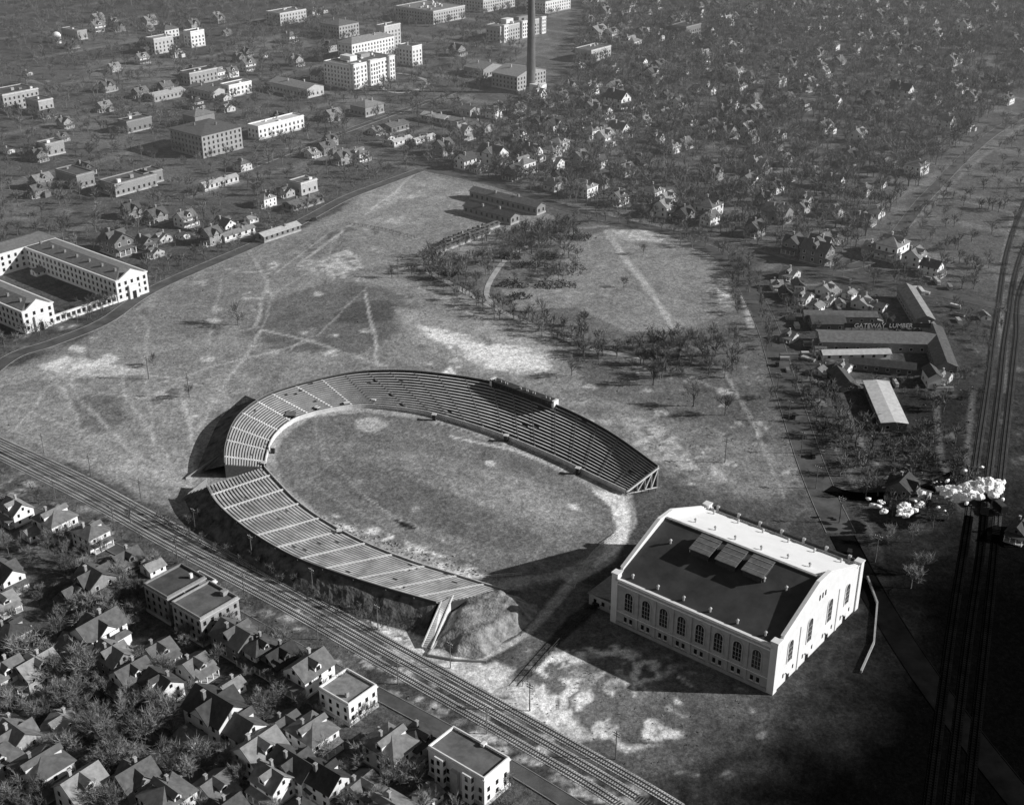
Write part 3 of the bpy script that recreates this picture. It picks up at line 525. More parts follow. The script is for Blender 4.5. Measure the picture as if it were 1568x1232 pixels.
for x in np.linspace(-25,25,6): vent(x,-26.8); vent(x,25.0)
for x in(-22,-14,14,22): vent(x,-9); vent(x,7)
for x in(-5,5): vent(x,5)
walls.box(-hx+3,hx-3,hy-.25,hy+.45,EH+.9,EH+2.0,'timber_dark')
for x in np.linspace(-26,26,7): tr.box(x-.5,x+.5,hy-.35,hy+.55,EH+.9,EH+2.6,'stone_mid')
an=MB(); an.box(-hx-12,-hx-.75,-hy+3,-hy+16,0,4.4,'fieldhouse_long_wall'); an.hexa([(-hx-12.4,-hy+2.6,4.4),(-hx-.75,-hy+2.6,6.2),(-hx-.75,-hy+16.4,6.2),(-hx-12.4,-hy+16.4,4.4),(-hx-12.4,-hy+2.6,4.7),(-hx-.75,-hy+2.6,6.5),(-hx-.75,-hy+16.4,6.5),(-hx-12.4,-hy+16.4,4.7)],'roof_grey')
for k in range(3): an.box(-hx-10+k*3.4,-hx-8.8+k*3.4,-hy+2.93,-hy+3,1.6,3.2,'window_glass')
for nm,m_ in(('walls',walls),('window_glass',gl),('stone_trim',tr),('roof',rf),('roof_vents',vt),('annex',an)): m_.obj(nm,(0,0,0),0,root)
# low approach wall and walk east of the gable
aw=MB(); Wp=[S3(*q) for q in((1328,885),(1343,925),(1338,985),(1318,1030))]
for a_,b_ in zip(Wp[:-1],Wp[1:]): aw.beam(a_+Vector((0,0,.5)),b_+Vector((0,0,.5)),.6,'aisle_worn',1.2)
aw.obj('approach_wall')
# ---------------------------------------------------------------- stadium
sroot=bpy.data.objects.new('stadium',None); scene.collection.objects.link(sroot)
def stand(name,inner,outer,zo,zi,rows,tread,emb=None,aisle_m=9.0,wallm='timber_dark',end0=True,end1=True,amat=None,pavew=1.1,bw=(.1,.6)):
    per=10; I=cr([S3(x,y,zi) for x,y in inner],per); O=cr([S3(x,y,z) for (x,y),z in zip(outer,zo)],per)
    n_=len(I); mb=MB(); ns=2*rows; vs=[];fs=[];ms=[]
    for i in range(n_):
        for k in range(rows):
            for f in(k/rows,(k+1)/rows):
                p=I[i].lerp(O[i],f); vs.append((p.x,p.y,zi+(O[i].z-zi)*(k+.5)/rows))
    for i in range(n_-1):
        for k in range(ns-1):
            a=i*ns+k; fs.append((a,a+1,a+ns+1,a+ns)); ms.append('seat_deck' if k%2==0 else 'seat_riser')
    mb.v=vs; mb.f=fs; mb.m=ms
    for k in range(1,rows):
        w0,w1=(k+bw[0])/rows,(k+bw[1])/rows; o=len(mb.v)
        for i in range(n_):
            z=zi+(O[i].z-zi)*(k+.5)/rows+.42; a=I[i].lerp(O[i],w0); c2=I[i].lerp(O[i],w1); mb.v+=[(a.x,a.y,z),(c2.x,c2.y,z),(a.x,a.y,z-.12)]
        for i in range(n_-1):
            if random.random()<.012: continue   # missing plank
            b0=o+3*i; mb.f+=[(b0,b0+1,b0+4,b0+3),(b0+2,b0,b0+3,b0+5)]; mb.m+=[tread,tread]
    strip(mb,[Vector((p.x,p.y,0)) for p in I],-.2,.2,0,zi+.9,'concrete')
    vs=[]
    for i in range(n_): vs+=[(O[i].x,O[i].y,0),(O[i].x,O[i].y,O[i].z+.1),(O[i].x,O[i].y,O[i].z+1.2)]
    mb.add(vs,[(3*i,3*i+3,3*i+4,3*i+1) for i in range(n_-1)],wallm)
    mb.add(vs,[(3*i+1,3*i+4,3*i+5,3*i+2) for i in range(n_-1)],'seat_riser')
    for i in range(n_-1): mb.beam(O[i]+Vector((0,0,1.25)),O[i+1]+Vector((0,0,1.25)),.22,'aisle_worn',.12)
    for e,on in((0,end0),(n_-1,end1)):
        if on: mb.add([(I[e].x,I[e].y,0),(O[e].x,O[e].y,0),(O[e].x,O[e].y,O[e].z),(I[e].x,I[e].y,zi)],[(0,1,2,3)],'timber_dark')
    al=MB(); acc=aisle_m*.5
    for i in range(1,n_-1):
        acc+=((O[i]+I[i])/2-(O[i-1]+I[i-1])/2).length
        if acc>=aisle_m:
            acc-=aisle_m; t=tang(I,i); q=t*pavew/2
            for k in range(rows):
                a_=I[i].lerp(O[i],k/rows); b2=I[i].lerp(O[i],(k+1)/rows); z=zi+(O[i].z-zi)*(k+.5)/rows
                al.hexa([(a_.x-q.x,a_.y-q.y,z-.3),(a_.x+q.x,a_.y+q.y,z-.3),(b2.x+q.x,b2.y+q.y,z-.3),(b2.x-q.x,b2.y-q.y,z-.3),(a_.x-q.x,a_.y-q.y,z+.5),(a_.x+q.x,a_.y+q.y,z+.5),(b2.x+q.x,b2.y+q.y,z+.5),(b2.x-q.x,b2.y-q.y,z+.5)],amat(i))
    mb.obj(name,parent=sroot); al.obj(name+'_aisles',parent=sroot)
    if emb:
        E=cr([S3(x,y,0) for x,y in emb],per); vs=[];fs=[]; K=8
        for i in range(n_):
            for k in range(K+1):
                f=k/K; p=O[i].lerp(E[i],f); z=(O[i].z-.1)*(1-f)**1.0; z+=noise.noise(Vector((p.x*.2,p.y*.2,0)))*1.0*math.sin(math.pi*f); vs.append((p.x,p.y,z-.02 if k<K else -.2))
        for i in range(n_-1):
            for k in range(K): a=i*(K+1)+k; fs.append((a,a+K+1,a+K+2,a+1))
        eb=MB(); eb.add(vs,fs,'bank_grass'); eb.obj('embankment',parent=sroot)
    return I,O
in1=[(405,716),(409,695),(420,668),(450,643),(500,628),(560,621),(640,629),(700,644),(770,667),(850,700),(905,727),(958,752)]
ou1=[(344,712),(346,682),(362,643),(398,613),(440,596),(515,577),(575,570),(650,572),(755,588),(850,622),(930,662),(1007,716)]
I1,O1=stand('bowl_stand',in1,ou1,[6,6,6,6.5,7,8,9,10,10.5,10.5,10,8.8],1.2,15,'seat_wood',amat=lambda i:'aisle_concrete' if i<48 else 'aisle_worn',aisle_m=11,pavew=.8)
in2=[(405,716),(425,738),(455,768),(500,800),(560,832),(630,860),(700,882),(775,905)]
ou2=[(316,745),(330,770),(358,797),(400,827),(455,857),(520,881),(590,903),(668,925)]
em2=[(282,765),(300,800),(342,838),(395,872),(450,905),(515,932),(580,955),(650,972)]
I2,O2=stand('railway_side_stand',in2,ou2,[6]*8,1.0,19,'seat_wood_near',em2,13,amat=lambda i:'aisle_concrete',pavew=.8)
em1=MB()
E=[S3(*p) for p in((300,722),(318,680),(338,640),(375,605))]; Oa=O1[:31:10]
Ec=cr(E,8); Oc=cr(Oa,8); vs=[];fs=[]
for i in range(len(Ec)):
    for k in range(6): f=k/5; p=Oc[i].lerp(Ec[i],f); vs.append((p.x,p.y,(Oc[i].z-.2)*(1-f)-.05))
for i in range(len(Ec)-1):
    for k in range(5): a=i*6+k; fs.append((a,a+1,a+7,a+6))
em1.add(vs,fs,'bank_grass'); em1.obj('rim_embankment',parent=sroot)
a=O1[80]; b_=O1[90]; d=(b_-a).normalized(); Lp=(b_-a).length; pbm=MB()
pbm.box(0,Lp,-1.6,1.6,-2,2.2,'timber_dark'); pbm.box(-.3,Lp+.3,-2,1.9,2.2,2.5,'roof_shingle')
k=int(Lp/2)
for i in range(k): pbm.box(i*Lp/k+.4,(i+1)*Lp/k-.3,-1.68,-1.6,.6,1.7,'window_glass')
for i in range(14):
    x=random.uniform(.5,Lp-1); pbm.box(x,x+.4,-.5,-.1,2.5,3.4,'stone_mid')
for i in(0,1): pbm.box(i*Lp-.6,i*Lp+.6,-1.7,1.7,-2,2.9,'stone_pale')
pbm.obj('press_box',a+Vector((0,0,.2)),math.atan2(d.y,d.x),sroot)
tb=MB(); ei=I1[-1]; eo=O1[-1]; off=tang(O1,len(O1)-1)*.5; fi=Vector((ei.x,ei.y,0))+off; fo=Vector((eo.x,eo.y,0))+off; top=eo+off; it=ei+off
tb.beam(fi,fo,.5,'trim_white'); tb.beam(fo,top+Vector((0,0,1)),.5,'trim_white'); tb.beam(it,top+Vector((0,0,.4)),.8,'trim_white')
for f in(.35,.6,.8):
    p=fi.lerp(fo,f); q=it.lerp(top,f); tb.beam(p,q,.35,'trim_white')
for f0,f1 in((.35,.6),(.6,.8),(.8,1)): tb.beam(fi.lerp(fo,f0),it.lerp(top,f1),.3,'trim_white')
tb.obj('end_truss',parent=sroot)
for idx,(x,y) in enumerate([(446,640),(486,629),(530,622),(573,617),(418,690),(404,714),(520,818),(455,852),(665,640),(775,672),(885,722),(790,662)]):
    p=S3(x,y,1); big=idx==0; mb=MB(); s=4 if big else 1.5; mb.box(-s/2,s/2,-s/2,s/2,-1,2.2 if big else 1.8,'timber_dark'); mb.box(-s/2-.3,s/2+.3,-s/2-.3,s/2+.3,2.2 if big else 1.8,2.5 if big else 2.1,'concrete' if not big else 'roof_grey'); mb.box(s/2,s/2+.05,-s/4,s/4,0,1.5,'window_glass')
    mb.obj('portal',p,random.uniform(-.5,.5),sroot)
rw=MB()
for a,b_ in(((346,706),(285,733)),((318,748),(275,768))):
    P0=S3(*a);P1=S3(*b_); rw.hexa([P0+Vector((0,-.3,0)),P1+Vector((0,-.3,0)),P1+Vector((0,.3,0)),P0+Vector((0,.3,0)),P0+Vector((0,-.3,5)),P1+Vector((0,-.3,.8)),P1+Vector((0,.3,.8)),P0+Vector((0,.3,5))],'aisle_worn')
rw.obj('entrance_wing_wall',parent=sroot)
rp=MB(); T0=S3(676,922,6);T1=S3(694,912,5.5); B0=S3(646,992,0);B1=S3(660,996,0)
rp.hexa([Vector((T0.x,T0.y,0)),Vector((T1.x,T1.y,0)),B1,B0,T0,T1,B1+Vector((0,0,.3)),B0+Vector((0,0,.3))],'concrete')
for a,b_ in((T0,B0),(T1,B1)): rp.beam(a+Vector((0,0,.4)),b_+Vector((0,0,.6)),.35,'concrete',.8)
for k in range(24):
    f=(k+.5)/24; rp.beam(T0.lerp(B0,f)+Vector((0,0,.25)),T1.lerp(B1,f)+Vector((0,0,.25)),.5,'aisle_worn',.3)
rp.obj('stair_ramp',parent=sroot)
rt=MB()
for a,b_ in(((655,1004),(672,980)),((655,1004),(700,1012)),((700,1012),(745,1014)),((672,930),(690,915)),((690,915),(775,908))): rt.beam(S3(*a)+Vector((0,0,.4)),S3(*b_)+Vector((0,0,.4)),.4,'aisle_worn',.9)
rt.obj('retaining_wall',parent=sroot)
pl=[site(*p) for p in[(662,985),(680,940),(698,908),(772,903),(825,925),(822,950),(790,975),(742,1008),(695,1004)]]; A=np.array(pl)
X=np.arange(A[:,0].min()-2,A[:,0].max()+2,.6);Y=np.arange(A[:,1].min()-2,A[:,1].max()+2,.6); mx,my=np.meshgrid(X,Y); x=mx.ravel();y=my.ravel()
d=-sdist(x,y,pl,True)+(vnoise(x,y,6,31)-.5)*2.5; z=np.clip(d/8,0,1); z=z*z*(3-2*z)*4.0+np.where(d>0,(vnoise(x,y,5,9)-.5)*.9+(vnoise(x,y,2,10)-.5)*.45+(vnoise(x,y,1.1,12)-.5)*.25,0)*np.clip(d/3,0,1); z=np.where(d<0.1,-.3,z)
w_=len(X); q=(np.arange(len(Y)-1)[:,None]*w_+np.arange(w_-1)[None,:]).ravel(); me=np_mesh('earth_bank',np.stack([x,y,z],1),np.stack([q,q+1,q+w_+1,q+w_],1)); me.materials.append(M['mound_earth']); place(me,'earth_bank')
for p in O1+O2+I1+I2: OCC.append((p.x,p.y,9))
rb=MB()
for k in range(260):
    x=random.uniform(470,760); y=785+(x-470)*.34+random.gauss(0,7)+6; p=S3(x,y); s=random.uniform(.12,.5)
    rb.beam(p+Vector((0,0,s*.3)),p+Vector((random.gauss(0,s),random.gauss(0,s),s*random.uniform(.2,.6)+.05)),s,'rubble',s*.7)
rb.obj('rubble_heap')
# ---------------------------------------------------------------- lumber yard
def xshed(name,x0,y0,x1,y1,w,h,roof,wall='dark_siding',rh=2.0):
    P0=S3(x0,y0);P1=S3(x1,y1); d=P1-P0; Ln=d.length; c=(P0+P1)/2; mb=MB(); mb.box(-Ln/2,Ln/2,-w/2,w/2,0,h,wall); gable(mb,w,Ln,h,rh,roof,wall,.6,along='x'); windows(mb,Ln/2,w/2,1.2,1,3,5,1.4,1.4,'trim_white')
    OCC.append((c.x,c.y,max(w,Ln)*.45)); return mb.obj(name,c,math.atan2(d.y,d.x))
xshed('lumber_shed',1252,528,1430,532,15,5,'roof_shingle'); xshed('lumber_shed',1240,500,1290,500,12,4,'roof_shingle'); xshed('long_low_shed',1258,548,1360,546,6,3,'roof_pale','white_siding',1)
xshed('lumber_shed',1425,515,1447,575,10,5,'roof_shingle'); xshed('lumber_shed',1230,490,1340,492,8,4,'roof_shingle',rh=1.5); xshed('pale_roof_warehouse',1340,596,1368,660,11,4,'roof_pale','dark_siding',.6)
xshed('lumber_shed',1280,575,1300,600,8,3,'roof_shingle'); xshed('workshop',1385,455,1415,505,9,6,'roof_grey'); xshed('workshop',1300,562,1400,572,6,3.5,'roof_shingle'); xshed('workshop',1420,580,1430,595,6,6,'roof_shingle','white_siding')
ls=MB(); P=S3(1290,520); ls.box(0,44,-.15,.15,6.6,9.2,'black_iron')
for k in range(12): ls.box(k*3.9,k*3.9+.2,.16,.3,3,9,'timber_dark')
so=ls.obj('lumber_sign',P,0.0)
cu=bpy.data.curves.new('lettering','FONT'); cu.body='GATEWAY  LUMBER'; cu.size=3.3; cu.extrude=.08; cu.materials.append(M['trim_white']); to=bpy.data.objects.new('lettering',cu); scene.collection.objects.link(to); to.parent=so; to.rotation_euler=(math.pi/2,0,0); to.location=(5,-.3,6.8)
for k in range(80):
    x=random.uniform(1200,1470); y=random.uniform(430,600); p=S3(x,y)
    if not free(p.x,p.y,1): continue
    mb=MB(); w=random.uniform(1.5,2.5); l=random.uniform(4,9)
    for j in range(random.randint(3,7)): mb.box(-l/2+random.uniform(-.2,.2),l/2+random.uniform(-.2,.2),-w/2,w/2,j*.4,j*.4+.32,random.choice(['pale_siding','stone_mid','roof_grey']))
    mb.obj('lumber_stack',p,random.choice([0,math.pi/2,PHI]))
# ---------------------------------------------------------------- locomotive + steam
p=S3(1508,765); lo=MB()
def hcyl(mb,x0,x1,y,z,r,mi,n=14,ax='x'):
    a=[]
    for xx in(x0,x1):
        for i in range(n):
            t=2*math.pi*i/n; a.append((xx,y+r*math.cos(t),z+r*math.sin(t)) if ax=='x' else (y+r*math.cos(t),xx,z+r*math.sin(t)))
    mb.add(a,[(i,(i+1)%n,n+(i+1)%n,n+i) for i in range(n)]+[tuple(range(n)),tuple(range(n,2*n))],mi)
hcyl(lo,-6,3,0,2.7,1.05,'black_iron'); lo.box(3,6,-1.5,1.5,1.2,4.4,'black_iron'); lo.box(2.8,6.4,-1.7,1.7,4.4,4.6,'black_iron'); lo.box(-6.5,6,-1.2,1.2,1.0,1.5,'black_iron'); lo.cyl(-5,0,3.6,5,.35,.45,10,'black_iron'); lo.cyl(-2,0,3.6,4.3,.5,.4,10,'black_iron')
lo.box(7,13,-1.5,1.5,1.1,3.6,'black_iron'); lo.box(7.4,12.4,-1.2,1.2,3.6,3.9,'timber_dark'); lo.beam((-6.5,0,1),(-8,0,.3),2.2,'black_iron',.3)
for xw in(-5,-2.6,-.6,1.4,8,9.6,11.2,12.6):
    for yy in(-1.0,.8): hcyl(lo,yy,yy+.2,xw,.95 if xw<2 and xw>-4 else .6,.8 if xw<2 and xw>-4 else .45,'rusty_rail',12,'y')
lo.obj('steam_locomotive',p+Vector((0,0,.4)),math.radians(-76))
def ico_cloud(name,blobs):
    import bmesh
    bm=bmesh.new()
    for (x,y,z,r) in blobs:
        c=S3(x,y,z); g=bmesh.ops.create_icosphere(bm,subdivisions=3,radius=r,matrix=Matrix.Translation(c)); sx=random.uniform(1.1,2.0); tilt=random.uniform(-.2,.35)
        for v in g['verts']:
            q=v.co-c; v.co=c+Vector((q.x*sx,q.y,q.z*.65+q.x*tilt))
    me=bpy.data.meshes.new(name); bm.to_mesh(me); bm.free(); me.materials.append(M['steam'])
    o=place(me,name)
    r=o.modifiers.new('merge','REMESH'); r.mode='VOXEL'; r.voxel_size=.28; r.use_smooth_shade=True
    for nm,sz,stg in(('billow',2.6,2.2),('curl',.9,.9),('wisp',.4,.35)):
        tx=bpy.data.textures.new(nm,'CLOUDS'); tx.noise_scale=sz; tx.noise_depth=3
        d=o.modifiers.new(nm,'DISPLACE'); d.texture=tx; d.strength=stg; d.mid_level=.5; d.texture_coords='GLOBAL'
bl=[]
for k in range(70):
    f=random.random()**.75; x=1432+f*98; y=752+math.sin(f*5)*4+random.uniform(-1,1)*(5+10*f*(1.2-f)*2); bl.append((x,y,10+5*f+random.uniform(-1,1),random.uniform(.7,2.2)*(1.1-.5*abs(f-.65))))
for cx,cy,n_ in((1347,774,7),(1383,782,9),(1412,766,4)):
    for k in range(n_): bl.append((cx+random.gauss(0,6),cy+random.gauss(0,6),8+random.random(),random.uniform(.6,1.4)))
for k in range(40): bl.append((random.uniform(1425,1536),752+random.gauss(0,13),12+random.uniform(-2,2),random.uniform(.25,.6)))
ico_cloud('steam_plume',bl)
# ---------------------------------------------------------------- trees
def tree_geo(seed,low=False):
    r=random.Random(seed); V_=[];F_=[];Mi=[]
    def prism(p,q,r0,r1,k):
        d=(q-p).normalized(); a=d.orthogonal().normalized(); b=d.cross(a); o=len(V_)
        for c_,rr in((p,r0),(q,r1)):
            for i in range(k): t=2*math.pi*i/k; V_.append(c_+a*rr*math.cos(t)+b*rr*math.sin(t))
        for i in range(k): F_.append((o+i,o+(i+1)%k,o+k+(i+1)%k,o+k+i)); Mi.append(0)
    def twig(p,d,l,w):
        a=d.orthogonal().normalized(); a=Matrix.Rotation(r.uniform(0,6.28),3,d)@a; o=len(V_); V_.extend([p-a*w,p+a*w,p+d*l]); F_.append((o,o+1,o+2)); Mi.append(1)
    def rd(d,sp,up):
        v=Vector((r.gauss(0,1),r.gauss(0,1),r.gauss(0,.6)))*sp+d+Vector((0,0,up)); return v.normalized()
    def grow(p,d,l,rad,dep):
        mx=2 if low else 3
        q=p+d*l; prism(p,q,rad,rad*.6,5 if dep==0 else 3)
        if dep==mx:
            for i in range(7 if not low else 5): f=r.uniform(.1,1); twig(p.lerp(q,f),rd(d,.6,.2),l*r.uniform(.7,1.4),.005 if not low else .011)
            return
        nb={0:7,1:4,2:3}[dep] if not low else {0:5,1:3}[dep]
        for i in range(nb):
            f=r.uniform(.45,1.0) if dep==0 else r.uniform(.3,1)
            grow(p.lerp(q,f),rd(d,.55 if dep==0 else .45,.15),l*r.uniform(.55,.85),rad*.5,dep+1)
        if dep==0: grow(q,rd(d,.15,.3),l*.7,rad*.6,1)
    grow(Vector((0,0,-.02)),Vector((r.uniform(-.05,.05),r.uniform(-.05,.05),1)).normalized(),.38,.02,0)
    V2=np.array([tuple(v) for v in V_]); V2/=V2[:,2].max(); return V2,F_,Mi
TP=[]
for s in range(6):
    V2,F_,Mi=tree_geo(s); me=bpy.data.meshes.new('bare_tree_%d'%s); me.from_pydata([tuple(v) for v in V2],[],F_); me.materials.append(M['bark']); me.materials.append(M['twig']); me.polygons.foreach_set('material_index',Mi); TP.append(me)
def tree(x,y,h):
    p=S3(x,y); return place(random.choice(TP),'bare_tree',p,random.uniform(0,6.28),None,(h*random.uniform(.85,1.15),h*random.uniform(.85,1.15),h))
LOW=[]
for s in range(6):
    V2,F_,Mi=tree_geo(50+s,True); tri=[]
    for f in F_: tri+= [f] if len(f)==3 else [(f[0],f[1],f[2]),(f[0],f[2],f[3])]
    LOW.append((V2,np.array(tri)))
def inpoly(x,y,P):
    c=False; n_=len(P)
    for i in range(n_):
        ax,ay=P[i];bx,by=P[(i+1)%n_]
        if (ay>y)!=(by>y) and x<(bx-ax)*(y-ay)/(by-ay)+ax: c=not c
    return c
def scatter(poly,n_,r=1):
    P=[site(*p) for p in poly]; A=np.array(P); out=[]; tr_=0
    while len(out)<n_ and tr_<n_*12:
        tr_+=1; x=random.uniform(A[:,0].min(),A[:,0].max()); y=random.uniform(A[:,1].min(),A[:,1].max())
        if inpoly(x,y,P) and free(x,y,r): out.append((x,y))
    return out
def mass(name,pts,h0,h1,m_='far_twig'):
    Vs=[];Fs=[];o=0
    for x,y in pts:
        V2,T=random.choice(LOW); h=random.uniform(h0,h1); t=random.uniform(0,6.28); c_,s_=math.cos(t),math.sin(t); wv=random.uniform(.9,1.3)
        q=np.stack([(V2[:,0]*c_-V2[:,1]*s_)*h*wv+x,(V2[:,0]*s_+V2[:,1]*c_)*h*wv+y,V2[:,2]*h],1); Vs.append(q); Fs.append(T+o); o+=len(V2)
    if not Vs: return
    me=np_mesh(name,np.concatenate(Vs),np.concatenate(Fs)); me.materials.append(M[m_]); place(me,name)
subs=[(660,240),(900,318),(1090,357),(1180,385),(1300,390),(1400,290),(1500,190),(1568,140),(1700,100),(1700,5),(1300,-15),(900,-15),(885,60),(870,130),(760,165),(690,205)]
SP=[site(*p) for p in subs]; cnt=0
n_row=2.4*H; row=0
while n_row<9.5*H:
    s_=-1900
    while s_<400:
        s_+=random.uniform(15,30)
        if random.random()<.45: continue
        p=AX*s_+BX*(n_row+random.uniform(-5,5))
        if not inpoly(p.x,p.y,SP) or not free(p.x,p.y,6): continue
        k=random.choice([0,1,2,3,3,4,5,5,6,7,8,8]); q=random.choice([0,2]) if row%2 else random.choice([0,2,1])
        place(HM[k],'brick_house' if k in(3,4) else 'frame_house',p,PHI+q*math.pi/2+random.uniform(-.06,.06),None,random.uniform(.8,1.25)); OCC.append((p.x,p.y,5)); cnt+=1
    n_row+=22 if row%2==0 else 42; row+=1
print('suburb houses',cnt)
for x,y in scatter([(140,30),(500,10),(580,60),(480,100),(560,160),(740,170),(640,250),(520,290),(400,345),(260,330),(20,350),(0,220),(60,190),(30,60)],38,5):
    place(HM[random.choice([1,3,4,5,8,10,2])],'frame_house',(x,y,0),PHI+random.choice([0,1,2])*math.pi/2,None,random.uniform(.85,1.2)); OCC.append((x,y,6))
for x,y in scatter([(1180,440),(1340,440),(1560,480),(1520,600),(1440,620),(1300,600),(1220,560)],14,3): place(HM[random.choice([5,8,10])],'work_shed',(x,y,0),random.choice([0,PHI]),None,.8); OCC.append((x,y,6))
mass('suburb_trees',scatter(subs,5600,0),8,16)
mass('campus_trees',scatter([(0,-5),(880,-5),(740,150),(650,250),(530,296),(400,362),(300,400),(225,430),(60,360),(0,400),(-80,300),(-80,50)],2300,0),7,14)
mass('distant_trees',scatter([(-200,-110),(1800,-110),(1800,30),(1300,8),(500,5),(-200,40)],3000),9,17)
mass('right_bank_trees',scatter([(1180,395),(1320,395),(1500,210),(1650,120),(1650,460),(1540,470),(1330,440)],240),6,12)
mass('yard_trees',scatter([(1190,560),(1300,600),(1440,620),(1500,760),(1440,830),(1310,760),(1260,700)],150),5,11)
mass('yard_trees',scatter([(1180,430),(1540,480),(1500,620),(1250,600)],70),4,8)
def line_pts(pts,step,j):
    return [(c.x+random.uniform(-j,j),c.y+random.uniform(-j,j)) for c in curve(pts,step)]
for p in [[(640,418),(700,450),(780,492),(870,528),(920,560)],[(0,535),(150,480),(235,432),(400,362),(530,294),(640,250)],[(650,250),(760,274),(900,318),(1090,366)],[(1280,620),(1330,720)],[(1130,400),(1165,440)],[(0,520),(150,470),(235,424)],[(700,380),(820,352),(930,340),(1010,348)],[(1128,400),(1160,470),(1185,540)],[(1010,350),(1090,376),(1120,410),(1134,470)],[(645,412),(760,470),(890,530)],[(1040,372),(1110,392),(1140,440)]]:
    mass('roadside_trees',line_pts(p,6,3.5),5,11)
mass('park_trees',scatter([(640,395),(700,380),(840,345),(900,360),(860,380),(760,410),(740,440),(660,425)],140)+scatter([(780,478),(880,505),(960,525),(1040,515),(1130,520),(1130,580),(1000,585),(900,545)],80)+scatter([(820,380),(890,370),(890,420),(840,440),(780,430)],25),6,12)
mass('railway_bank_trees',line_pts([(240,790),(330,838),(420,885),(520,935),(640,975)],3,3)+line_pts([(300,780),(345,822),(430,880),(520,920),(640,958)],4,3)+line_pts([(0,730),(130,795),(250,855),(420,945)],8,3),2.5,5.5)
for t in [(365,497,17),(1000,590,14),(1062,622,15),(1110,636,14),(1040,545,14),(1075,550,14),(1095,545,16),(1120,560,14),(1065,530,13),(985,560,12),(945,545,12),(875,575,12),(290,608,9),(235,560,8),(700,460,10),(830,478,10),(895,500,11),(920,525,10),(955,440,8),(985,390,9),(1130,480,10),(1395,900,12),(1410,880,11),(1360,830,10),(1395,830,10),(1180,610,9),(630,420,10),(600,425,9),(200,800,9),(240,870,10),(60,770,8),(1005,560,13),(1085,575,13),(1055,560,12)]: tree(*t)
def nt_(x,y,h): place(random.choice(TP),'bare_tree',(x,y,0),random.uniform(0,6.28),None,(h*random.uniform(.9,1.2),h*random.uniform(.9,1.2),h))
for x,y in scatter([(-40,770),(60,800),(200,870),(330,935),(500,1030),(640,1110),(800,1210),(850,1290),(-150,1290)],290,0): nt_(x,y,random.uniform(5,11))
for x,y in scatter([(-20,1000),(200,1040),(320,1180),(300,1250),(-60,1250)],60,0): nt_(x,y,random.uniform(9,14))
def shrub(name,x,y,rx,ry,h,n_=500):
    c=S3(x,y); V_=[];Fa=[]
    for i in range(n_):
        t=random.uniform(0,6.28); u=random.random()**.5; k=1+.6*noise.noise(Vector((math.cos(t)*2,math.sin(t)*2,x))); qx,qy=rx*u*k*math.cos(t),ry*u*k*math.sin(t)
        if noise.noise(Vector((qx*.35,qy*.35,x)))<-.12: continue
        q=Vector((c.x+qx,c.y+qy,h*random.random()*(1-u*u)**.5*random.uniform(.6,1.1)+.1)); a=Vector((random.gauss(0,1),random.gauss(0,1),random.gauss(0,1))).normalized()*random.uniform(.25,.6); b=a.orthogonal().normalized()*random.uniform(.25,.5)
        o=len(V_); V_+=[tuple(q-a),tuple(q+b),tuple(q+a),tuple(q-b)]; Fa.append((o,o+1,o+2,o+3))
    me=bpy.data.meshes.new(name); me.from_pydata(V_,[],Fa); me.materials.append(M['evergreen']); place(me,name)
for a in [(785,437,9,5,4),(815,408,12,7,4),(870,415,11,10,5),(850,438,12,5,4),(840,395,8,6,4),(780,395,7,4,3),(890,365,9,5,4),(795,455,6,4,3),(1000,545,5,4,4),(690,420,6,4,3)]: shrub('evergreen_shrubbery',*a)
def weeds(poly,n_,s0,s1):
    pts=np.array(scatter(poly,n_,0)); Vs=[];Fs=[];o=0
    for x,y in pts:
        s=random.uniform(s0,s1)
        for j in range(4):
            t=random.uniform(0,3.14); dx,dy=math.cos(t)*s,math.sin(t)*s; ox,oy=random.gauss(0,s*.6),random.gauss(0,s*.6)
            Vs+=[(x+ox-dx,y+oy-dy,-.02),(x+ox+dx,y+oy+dy,-.02),(x+ox+random.gauss(0,s*.4),y+oy+random.gauss(0,s*.4),s*random.uniform(.4,.9))]; Fs.append((o,o+1,o+2)); o+=3
    me=np_mesh('dry_weeds',np.array(Vs),np.array(Fs)); me.materials.append(M['dry_weeds']); place(me,'dry_weeds')
weeds([(0,590),(120,530),(330,410),(570,300),(760,300),(860,520),(900,600),(400,600),(290,760),(0,650)],500,.15,.4)
weeds([(880,560),(1150,500),(1240,740),(1000,720)],220,.15,.45); weeds([(780,950),(900,900),(1180,1080),(1000,1200),(740,1060)],150,.15,.35)
weeds([(0,690),(400,890),(900,1180),(800,1180),(400,960),(0,760)],300,.15,.4); weeds([(1180,430),(1500,470),(1480,800),(1260,700)],300,.3,.8)
# ---------------------------------------------------------------- poles, cars, fences
pm=MB(); pm.cyl(0,0,-.5,10.5,.2,.13,7,'bark'); pm.box(-1.3,1.3,-.1,.1,9.4,9.6,'bark'); pm.box(-1.1,1.1,-.1,.1,8.5,8.7,'bark')
for x in(-1.2,-.5,.5,1.2): pm.box(x-.06,x+.06,-.06,.06,9.6,9.85,'trim_white')
pme=pm.mesh('utility_pole')
for pts,st in(([(0,660),(240,780),(420,874),(600,974),(790,1076),(1010,1200)],33),([(0,725),(130,788),(280,865),(420,942),(590,1036),(740,1120),(880,1205)],37),([(1190,600),(1225,690),(1250,750)],30)):
    for c in curve(pts,st): place(pme,'utility_pole',c,PHI+random.uniform(-.1,.1),None,random.uniform(.9,1.05))
for x,y in((1110,708),(290,608),(228,580),(610,425),(1285,800),(1340,860)): place(pme,'utility_pole',S3(x,y),PHI,None,1.15)
